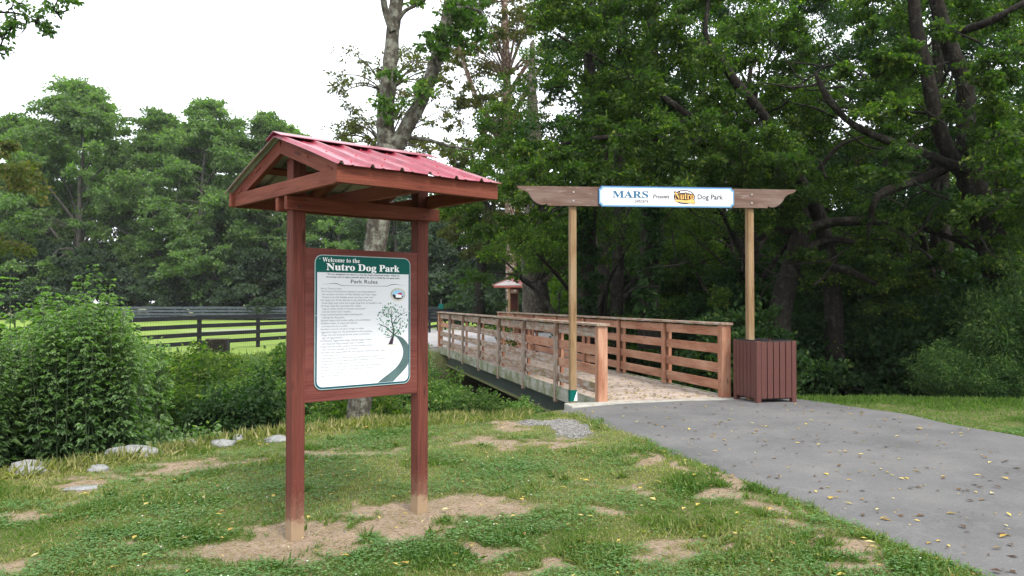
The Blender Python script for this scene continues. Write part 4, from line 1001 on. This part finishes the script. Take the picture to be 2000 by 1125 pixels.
# big trunks and arching limbs seen in the wood
rr = np.random.default_rng(31)
def rc(box, n, dd, s0=.35, s1=.6):
    return [(*px(rr.uniform(box[0], box[2]), rr.uniform(box[1], box[3]), dd+rr.uniform(-1, 1)), rr.uniform(s0, s1)) for _ in range(n)]
def twiglets(n, box, dd, seed):
    r = np.random.default_rng(seed); out = []
    for k in range(n):
        x, y = r.uniform(box[0], box[2]), r.uniform(box[1], box[3]); d_ = dd+r.uniform(-.8, .8); a = r.uniform(-.9, .9)+(math.pi if r.random() < .5 else 0); L = []; w = r.uniform(.012, .03)
        for q in range(5): L.append(pr(x, y, d_, w*(1-q*.2))); a += r.normal()*.35; st_ = r.uniform(18, 48); x += math.cos(a)*st_; y -= math.sin(a)*st_*.8; d_ += r.normal()*.12
        out.append(L)
    return out
D1 = 14.5
custom_tree('big_leaning_tree', 'massive dark tree leaning left and forking into two trunks at the right edge', px(1985, 720, D1), [
    [pr(1995, 740, D1, .34), pr(1972, 600, D1, .30), pr(1935, 470, D1, .26), pr(1905, 370, D1, .25), pr(1888, 320, D1, .24)],
    [pr(1890, 335, D1, .19), pr(1855, 300, D1-.1, .145), pr(1830, 220, D1-.2, .125), pr(1815, 140, D1-.2, .115), pr(1795, 50, D1-.2, .105), pr(1790, -40, D1-.2, .1), pr(1800, -200, D1, .08)],
    [pr(1895, 340, D1, .22), pr(1890, 250, D1+.2, .165), pr(1888, 160, D1+.2, .16), pr(1860, 90, D1+.2, .14), pr(1835, 0, D1+.2, .125), pr(1810, -150, D1+.2, .09)],
    [pr(1885, 330, D1-.1, .13), pr(1850, 318, D1-.4, .095), pr(1790, 290, D1-.6, .075), pr(1720, 268, D1-.8, .065), pr(1660, 235, D1-.9, .055), pr(1620, 190, D1-1, .06), pr(1595, 140, D1-1, .03)],
    [pr(1850, 66, D1, .08), pr(1890, 55, D1-.5, .075), pr(1940, 38, D1-1, .07), pr(2010, 0, D1-1.3, .05)],
    [pr(1845, 330, D1, .1), pr(1800, 350, D1-.3, .09), pr(1750, 365, D1-.5, .085), pr(1715, 385, D1-.6, .07), pr(1700, 430, D1-.4, .045), pr(1695, 470, D1-.2, .015)],
    [pr(1750, 365, D1-.5, .05), pr(1735, 340, D1-.5, .045), pr(1730, 290, D1-.5, .03)]]+twiglets(26, (1620, 60, 1990, 560), D1-.5, 6),
    rc((1600, -60, 2040, 60), 20, D1+.3)+rc((1910, 80, 2040, 420), 26, D1-1)+rc((1600, 120, 1850, 300), 22, D1+1.6)+rc((1640, 20, 1980, 420), 22, D1-1.3, .22, .36)+rc((1700, 120, 1790, 260), 7, D1-1.2, .25, .4)+rc((1920, 420, 2040, 560), 10, D1), 'barkdark', 'leafwood', 430, .08, 32, rough=.22)
D2 = 15.5
custom_tree('arching_tree', 'dark tree with long horizontal arching limbs behind the right gate post', px(1520, 700, D2), [
    [pr(1512, 720, D2, .26), pr(1525, 600, D2, .22), pr(1552, 500, D2, .19), pr(1565, 440, D2, .17), pr(1558, 380, D2, .14), pr(1530, 290, D2, .11), pr(1490, 220, D2-.3, .10), pr(1440, 160, D2-.5, .09), pr(1395, 95, D2-.6, .07), pr(1340, 75, D2-.8, .06)],
    [pr(1560, 455, D2, .11), pr(1620, 435, D2-.2, .095), pr(1700, 432, D2-.4, .08), pr(1780, 440, D2-.5, .06), pr(1850, 462, D2-.6, .05), pr(1910, 490, D2-.7, .025)],
    [pr(1545, 520, D2, .07), pr(1600, 520, D2-.3, .06), pr(1660, 530, D2-.5, .07), pr(1720, 560, D2-.6, .03)],
    [pr(1550, 500, D2, .1), pr(1610, 470, D2, .08), pr(1670, 475, D2, .06), pr(1710, 510, D2, .03)],
    [pr(1545, 450, D2, .09), pr(1510, 450, D2-.3, .06), pr(1480, 470, D2-.5, .04), pr(1440, 490, D2-.6, .02)],
    [pr(1400, 100, D2-.6, .06), pr(1380, 60, D2-.6, .05), pr(1385, 0, D2-.6, .04), pr(1380, -80, D2-.5, .03)],
    [pr(1600, 330, D2, .05), pr(1640, 285, D2-.2, .04), pr(1690, 265, D2-.3, .02)]]+twiglets(46, (1280, 120, 1860, 560), D2-.5, 5),
    rc((1280, 20, 1600, 330), 44, D2+.7)+rc((1440, 330, 1600, 440), 14, D2-.8)+rc((1540, 400, 1900, 610), 24, D2-.5, .28, .45)+rc((1150, -40, 1420, 200), 22, D2-.8), 'barkdark', 'leafwood', 480, .078, 33, rough=.2)
for (xx, dd, rad_, lab, vine) in [(1147, 19, .2, 'vine clad trunk close to the left gate post in the wood', 1), (1207, 21, .17, 'bare slim dark trunk left of the vine clad trunk behind the sign', 0), (1268, 17.5, .22, 'thick ivy covered trunk standing right of the bare slim trunk', 1), (1370, 24, .16, 'thin dim trunk between the ivy covered trunk and the right gate post', 0), (1830, 19, .18, 'straight pale trunk left of the massive leaning tree', 0)]:
    L = [[pr(xx, 680, dd, rad_*1.2), pr(xx-2, 560, dd, rad_), pr(xx+4, 400, dd, rad_*.9), pr(xx+2, 250, dd, rad_*.8), pr(xx+8, 50, dd, rad_*.6), pr(xx+14, -100, dd, rad_*.3)]]
    cc = [(*px(xx+rr.uniform(-90, 90), rr.uniform(-60, 260), dd+rr.uniform(-1.5, 1.5)), rr.uniform(.4, .7)) for _ in range(22)]
    if vine: cc += [(*px(xx+rr.uniform(-10, 10), y, dd-.15), .26) for y in range(250, 640, 13)]
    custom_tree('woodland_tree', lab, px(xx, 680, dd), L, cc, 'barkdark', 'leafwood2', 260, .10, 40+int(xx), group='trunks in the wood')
# low hanging leaves above the gate and bridge
cc = rc((1000, 230, 1560, 372), 60, 13.6, .28, .45)+rc((880, 330, 1040, 470), 16, 16, .3, .5)+rc((1040, -40, 1280, 240), 34, 15, .35, .55)
custom_tree('overhanging_tree', 'tree whose low leafy boughs hang just above and behind the header beam', px(1620, 640, 15.8), [[pr(1630, 700, 15.8, .2), pr(1625, 560, 15.8, .17), pr(1600, 420, 15.6, .14), pr(1540, 330, 15, .1), pr(1430, 290, 14.3, .08), pr(1290, 270, 13.8, .06), pr(1150, 270, 13.7, .04), pr(1040, 300, 13.8, .02)],
    [pr(1430, 290, 14.3, .07), pr(1300, 190, 14.6, .06), pr(1180, 120, 15, .04), pr(1080, 60, 15, .02)], [pr(1150, 270, 13.7, .04), pr(1040, 330, 15, .03), pr(930, 390, 16, .015)]], cc, 'barkdark', 'leafwood', 430, .072, 34)

# ------------------------------------------------------------ shrubs and weeds
def shrub_meshes(seed, Rx, H, nst, per, size, spread=.5, narrow=.58):
    r = np.random.default_rng(seed); tb = Tubes(); Ps = []; Ds = []; vs = []; Ls = []
    for i in range(nst):
        a = r.random()*6.283; q = math.sqrt(r.random()); bx, by = Rx*.55*q*math.cos(a), Rx*.55*q*math.sin(a)
        h = H*(1-.35*q*q)*(.65+.4*r.random()); ex, ey = bx*(1+spread)+r.normal()*.12*Rx, by*(1+spread)+r.normal()*.12*Rx
        pts = np.array([(bx, by, -.1), (bx*1.1, by*1.1, h*.4), (bx+(ex-bx)*.6, by+(ey-by)*.6, h*.8), (ex, ey, h)])
        tb.add([(*p, w) for p, w in zip(pts, (.014, .01, .007, .003))], 4, 2)
        t = r.random(per)**.75*3; k = np.minimum(t.astype(int), 2); f = (t-k)[:, None]; p = pts[k]*(1-f)+pts[k+1]*f
        dd = unit(np.stack([r.normal(size=per), r.normal(size=per), r.normal(size=per)*.35+.1], 1)); off = r.random((per, 1))**.7*(.05+.13*Rx)
        Ps.append(p+dd*off); Ds.append(unit(dd+[0, 0, -.3]+.35*r.normal(size=(per, 3)))); vs.append(np.clip(.35+.2*r.normal(size=per)+.25*(t/3)**2+(r.random()-.5)*.25, 0, 1)); Ls.append(size*(.6+.7*r.random(per)))
    P = np.concatenate(Ps); D = np.concatenate(Ds); L = np.concatenate(Ls)
    return tb.mesh('stems'), leaf_mesh('foliage', P, D, L, L*narrow, np.concatenate(vs), rng=r, flat=.35)
def weed_meshes(seed, Rx, H, nst):
    """tall weeds: upright stems with opposite, deeply lobed leaves"""
    r = np.random.default_rng(seed); tb = Tubes(); Ps = []; Ds = []; vs = []; Ls = []; Ws = []
    for i in range(nst):
        a = r.random()*6.283; q = math.sqrt(r.random()); bx, by = Rx*q*math.cos(a)*.8, Rx*q*math.sin(a)*.8; h = H*(1-.22*q**2)*(.8+.22*r.random()+.14*(r.random() < .1))
        ex, ey = bx*1.25+r.normal()*.1, by*1.25+r.normal()*.1
        pts = np.array([(bx, by, 0), ((bx+ex)/2, (by+ey)/2, h*.5), (ex, ey, h)]); tb.add([(*p, w) for p, w in zip(pts, (.012, .009, .003))], 4, 2)
        nd = int(h/.085); v0 = (r.random()-.5)*.3
        for k in range(nd):
            t = (k+.5)/nd; t = min(1, max(.02, t+r.normal()*.6/nd)); p = pts[0]*(1-t)**2+2*pts[1]*t*(1-t)+pts[2]*t*t; a0 = r.random()*6.283; n_ = 3 if t > .9 else 2
            for s in range(n_):
                aa = a0+s*6.283/n_; pet = .06+.09*(1-t); dr = np.array([math.cos(aa), math.sin(aa), .35-.3*(1-t)]); c = p+dr*pet; sz = (.145-.06*t**2)*(.5+.9*r.random())
                for lob in (-1.0, -.5, 0, .5, 1.0):
                    b2 = aa+lob; Ps.append(c); Ds.append(np.array([math.cos(b2), math.sin(b2), .3-.6*r.random()])); L = sz*(1-.35*abs(lob)); Ls.append(L); Ws.append(L*.58); vs.append(np.clip(.3+v0+.35*t**2+.12*r.normal(), 0, 1))
    return tb.mesh('stems'), leaf_mesh('foliage', np.array(Ps), unit(np.array(Ds)), np.array(Ls), np.array(Ws), np.array(vs), rng=r, flat=.8, droop=.2)
def place_bush(ms, x, y, rz, s, label, lf, name='shrub', cat='shrub', group=None, z=None, sz=None, stem='weedstem'):
    t = place_tree(ms, x, y, rz, s, label, stem, lf, cat, group, name, z, sz)
    t.children[0].name = 'stems'; t.children[1].name = 'foliage'; return t
TW = [weed_meshes(300+i, 1.0, 3.3, 150) for i in range(2)]
for i, (x, y, s, sz, lab) in enumerate([(-6.0, 9.0, 1.1, 1.12, 'tall leafy weeds filling the left edge of the photo'), (-5.45, 9.8, .9, 1.2, 'tallest clump of lobed weeds, second from the left edge'), (-4.75, 8.8, .6, .74, 'lower clump of weeds at the front of the tall weeds'), (-5.6, 10.9, .8, 1.15, 'clump of tall weeds at the right end of the tall weeds, against the fence'), (-6.9, 11.2, 1.05, 1.15, 'weeds standing behind the tall weeds at the left edge'), (-5.7, 8.0, .6, .6, 'lowest dark weeds by the leftmost rock')]):
    place_bush(TW[i % 2], x, y, i*1.3, s, lab, 'leafweed', 'tall_weeds', 'weeds', 'tall weeds at the left', z=float(min(zg(x, y), -.3))-.3 if i not in (2, 5) else -.7, sz=sz)
SH = [shrub_meshes(320, 1.0, 1.6, 60, 230, .085), shrub_meshes(321, 1.0, 1.4, 60, 330, .06), shrub_meshes(322, 1.0, 1.5, 50, 260, .07, spread=.8, narrow=.3)]
bl = [(-4.75, 8.55, .62, .95, 1, 'leafshrub', 'fine leaved scrub at the foot of the tall weeds behind the largest rock'), (-5.3, 8.0, .6, .85, 1, 'leafwood', 'darker fine leaved scrub at the foot of the tall weeds behind the leftmost rock'), (-4.15, 9.7, .8, 1.0, 0, 'leafweed', 'medium height leafy shrub leaning out of the right side of the tall weeds'), (-3.45, 10.2, .75, .85, 1, 'leafshrub', 'low fine leaved shrub beside the tall weeds, at the left of the shrub row'), (-4.2, 12.6, 1.0, 1.0, 0, 'leafwood2', 'dark reddish tipped bush below the black crate'), (-2.85, 10.9, .72, .8, 0, 'leafshrub', 'light green low shrub in the left half of the shrub row'), (-3.2, 13.0, 1.0, 1.1, 1, 'leafshrub', 'bushy shrub in the ditch below the fence post'),
      (-2.2, 11.8, .85, .95, 0, 'leafwood', 'dark leafy shrub just left of the left kiosk post'), (-4.9, 15.0, 1.2, .95, 1, 'leafshrub', 'pale green shrub farther back in the ditch'), (-3.6, 16.2, 1.2, .9, 2, 'leafshrub', 'grassy shrub on the far side of the ditch'), (-1.2, 12.6, .9, .9, 1, 'leafwood', 'dark shrub behind the sign board and the forked trunk'),
      (-1.05, 12.3, .62, .8, 1, 'leafshrub', 'bright green shrub between the right kiosk post and the bridge'), (-1.5, 15.0, .8, .95, 0, 'leafshrub', 'leafy shrub in the ditch beside the bridge girder'), (-2.6, 17.5, 1.0, .95, 1, 'leafshrub', 'fresh green shrub by the far abutment'), (-6.5, 17.5, 1.3, .9, 2, 'leafwood', 'low shrub in front of the black fence'),
      (-2.75, 20.8, .8, .95, 0, 'leafshrub', 'shrub climbing at the far end of the left railing'), (-.85, 13.4, .5, .75, 0, 'leafshrub', 'lush shrub against the middle of the bridge'), (-2.7, 19.3, 1.2, 1.1, 2, 'leafweed', 'tall grassy clump at the edge of the field'),
      (-7.4, 18.6, 1.2, 1.1, 0, 'leafwood', 'dark purplish bush on the far bank just below the fence corner post'), (-6.2, 18.9, 1.2, .98, 1, 'leafshrub', 'round shrub on the far bank below the black crate'), (-5.2, 19.4, 1.1, 1.2, 2, 'leafweed', 'feathery plants on the far bank below the third fence post'), (-4.6, 17.6, 1.1, 1.3, 0, 'leafshrub', 'taller leafy shrub on the far bank just left of the kiosk post'), (-8.6, 18.4, 1.2, 1.2, 1, 'leafshrub', 'shrub on the far bank half hidden by the tall weeds'), (-3.6, 19.6, 1.1, 1.2, 1, 'leafwood', 'shrub on the far bank seen between the kiosk posts')]
for i, (x, y, s, sz, k, lf, lab) in enumerate(bl): place_bush(SH[k], x, y, i*1.9, s, lab, lf, group='shrubs along the ditch', z=max(float(zg(x, y)), -1.3), sz=sz*(1.1 if y > 11.5 else .9))
# small plants under the bridge
for i, (pxx, pyy, dd, s, lab) in enumerate([(932, 822, 10.7, .42, 'small climbing plant under the bridge girder, left one'), (1012, 825, 10.9, .36, 'small broad leaved plant beside the concrete abutment'), (612, 836, 9.9, .25, 'small bright weed at the foot of the left kiosk post'), (868, 828, 11, .5, 'bright low plant right of the right kiosk post')]):
    q = px(pxx, pyy, dd); place_bush(SH[0], q[0], q[1], i, s, lab, 'leafshrub', 'small_plant', 'plant', z=q[2]-.15)
# right side: feathery shrub and undergrowth
FE = shrub_meshes(330, 1.5, 1.9, 110, 420, .075, spread=1.0, narrow=.26)
for i, (x, y, s, sz, lf, lab) in enumerate([(9.0, 13.2, .95, 1.35, 'leafcedar', 'feathery blue green shrub at the right edge behind the grass strip'), (7.75, 13.2, .6, .72, 'leafcedar', 'low feathery shrub spreading left toward the dark hollow'), (9.6, 14.8, 1.1, 1.45, 'leafwood2', 'leafy bush climbing the foot of the massive leaning tree'), (7.9, 15.6, .9, 1.3, 'leafwood2', 'dark leafy bush standing behind the feathery shrub')]):
    place_bush(FE if lf == 'leafcedar' else SH[0], x, y, i*1.7, s*(1 if lf == 'leafcedar' else 1.4), lab, lf, 'feathery_shrub' if lf == 'leafcedar' else 'shrub', z=-.55, sz=sz*1.15)
UN = [tree_meshes(340+i, 4.2, .1, 3.0, .06, 60, 420, .15, crad=.25, major=8, profile=.6) for i in range(2)]
ug = [(4.6, 15, .75), (6.1, 16.2, .75), (7.9, 18, .9), (10.5, 18.6, 1.0), (4.4, 18.0, .55), (5.9, 20, 1.0), (8.2, 22, 1.1), (12.5, 20, 1.1), (4.2, 24, 1.0), (15, 22, 1.2), (5.0, 31, 1.1), (5, 28, 1.2), (10, 28, 1.3), (18, 28, 1.3), (13.5, 16.5, 1.0)]
wh = ['just behind the right end of the bridge', 'behind the litter bin', 'in the dark hollow right of the bin', 'under the massive leaning tree', 'along the right railing near the gate', 'behind the arching tree trunk', 'deep behind the dark hollow', 'deep behind the feathery shrub', 'along the middle of the right railing', 'at the far right depth of the wood',
      'at the far end of the right railing', 'deep in the wood behind the slim trunk', 'deep in the wood behind the bin', 'deepest at the right edge', 'behind the bush at the right edge']
for i, ((x, y, s), w_) in enumerate(zip(ug, wh)): place_bush(UN[i % 2], x, y, i*2.2, s, 'dark undergrowth bush '+w_, 'leafglow' if i in (10, 11) else 'leafwood2' if i % 4 else 'leafcedar', 'undergrowth_bush', 'bush', 'undergrowth bushes of the wood', z=-1.9 if y < 24 else -.5, stem='barkdark')

# tall yellowish grass along the bank edge and rough grass of the far bank
def tall_grass(name, N, seed, fx, label, h0, h1, w, varr):
    r = np.random.default_rng(seed); x, y = fx(r, N); n = len(x); a = r.uniform(0, 6.28, n); l = .2+.7*r.random(n)
    D = unit(np.stack([np.cos(a)*l, np.sin(a)*l, np.ones(n)*.8], 1)); P = np.stack([x, y, zg(x, y)-.01], 1)
    return tag(link(name, leaf_mesh(name, P, D, h0+(h1-h0)*r.random(n)**1.5, w*(.7+.6*r.random(n)), np.clip(varr[0]+varr[1]*r.random(n), 0, 1), droop=.45, rng=r), M['grass']), label, 'grass', kind='stuff')
tall_grass('long_grass', 13000, 81, lambda r, N: (lambda x: (x, edge(x)+.12+r.normal(size=N)*.26*(.6+.8*vn(x*2, 0, 9))))(r.uniform(-6.5, -1.6, N)), 'longer yellow green grass along the lip of the bank', .05, .17, .0055, (.5, .5))
tall_grass('bank_edge_grass', 12000, 82, lambda r, N: (lambda x: (x, edge(x)+r.normal(size=N)*.25-.05))(r.uniform(-1.8, .25, N)), 'longer grass on the edge of the ditch by the forked tree', .04, .13, .006, (.35, .6))
tall_grass('verge_grass', 26000, 83, lambda r, N: (lambda x: (x, edge(x)-np.abs(r.normal(size=N))*.5+.35))(r.uniform(4.1, 10.5, N)), 'bright grass strip between the path and the wood', .04, .11, .007, (0, .4))
tall_grass('field_edge_grass', 20000, 84, lambda r, N: (lambda x: (x, np.interp(x, FX, FY)-.5+r.normal(size=N)*1.0))(r.uniform(-16, -2.6, N)), 'rough grass along the far bank below the fence', .06, .24, .016, (.1, .55))

# tufts of coarser grass and flower heads in the lawn
r = np.random.default_rng(85); tx = []; ty = []
for k in range(85):
    y = 3.6*(9.5/3.6)**r.random(); x = r.uniform(-.66, .6)*y
    if bool(on_path(np.array([x+.05]), np.array([y]))[0]) or edge(x)-y < .3: continue
    n = int(r.integers(18, 55)); sg = r.uniform(.012, .04); tx += list(x+r.normal(size=n)*sg); ty += list(y+r.normal(size=n)*sg)
tx = np.array(tx); ty = np.array(ty)
tall_grass('coarse_grass_tufts', len(tx), 86, lambda r, N: (tx, ty), 'coarser tufts of long grass dotted through the lawn', .03, .095, .0038, (.05, .65))
bpy.data.objects['coarse_grass_tufts']['label'] = 'coarser tufts of long grass dotted through the lawn'
x = r.uniform(-2.6, 2.2, 500); y = r.uniform(3.9, 8.2, 500); k = ~on_path(x, y) & (clump(x, y) > .5) & (dirt(x, y) < .2); x = x[k][:55]; y = y[k][:55]
scatter_stones('clover_flowers', np.stack([x, y, zg(x, y)+.05], 1), np.full(len(x), .0055), M['sealring'], 'tiny white clover flower heads in the lawn', 'flowers')
# fallen leaves
def litter(name, N, seed, fx, label, size=(.02, .055), lo=0.):
    r = np.random.default_rng(seed); x, y, z = fx(r, N); n = len(x); a = r.uniform(0, 6.28, n); D = unit(np.stack([np.cos(a), np.sin(a), r.random(n)*.3], 1)); L = size[0]+(size[1]-size[0])*r.random(n)**1.5
    return tag(link(name, leaf_mesh(name, np.stack([x, y, z], 1), D, L, L*(.3+.3*r.random(n)), np.clip(lo+(1-lo)*r.random(n), 0, 1), flat=.85, fold=.1, droop=.1, rng=r), M['litter']), label, 'fallen leaves', kind='stuff')
def on_asph(r, N):
    y = 3.8*(11/3.8)**r.random(N); u = .03+.94*r.random(N)**1.1; x = path_left(y)+(path_right(y)-path_left(y))*u
    return x, y, zg(x, y)*.45+.055*np.minimum(1, x/1.2)+.028
litter('fallen_leaves', 760, 91, on_asph, 'small yellow and brown leaves scattered over the asphalt path', size=(.022, .075))
def on_lawn(r, N):
    y = 3.6*(10/3.6)**r.random(N); x = r.uniform(-.6, .6, N)*y; k = (x < path_left(y)) & (edge(x)-y > .3); x, y = x[k], y[k]; return x, y, zg(x, y)+.03
litter('lawn_leaves', 420, 92, on_lawn, 'thin yellow leaves lying in the grass of the lawn', lo=.45, size=(.03, .07))
M_ = BR.matrix_basis
def on_deck(r, N):
    t = .1+13.8*r.random(N)**1.6; s = .08+(BW-.16)*r.random(N); c_, s_ = math.cos(R(14.5)), math.sin(R(14.5))
    return 1.28+s*c_-t*s_, 11.1+s*s_+t*c_, np.full(N, .108)
litter('deck_leaves', 1500, 93, on_deck, 'brown dead leaves scattered over the bridge deck', size=(.03, .075))
bpy.data.objects['deck_leaves'].data.materials[0] = M['litter']

# ------------------------------------------------------------ the faint summer haze that softens the far treeline
hz = MB(); hz.box((0, 350, 20), (1100, 1000, 50)); hm = bpy.data.materials.new('haze'); hm.use_nodes = True
ht = hm.node_tree; ht.nodes.remove(ht.nodes['Principled BSDF']); pv = ht.nodes.new('ShaderNodeVolumePrincipled')
pv.inputs['Density'].default_value = .0002; pv.inputs['Color'].default_value = (.9, .95, 1, 1); ht.links.new(pv.outputs[0], ht.nodes['Material Output'].inputs['Volume'])
tag(hz.build('haze', hm), 'faint pale haze softening the distant treeline', 'haze', kind='stuff')
SC.cycles.volume_bounces = 0
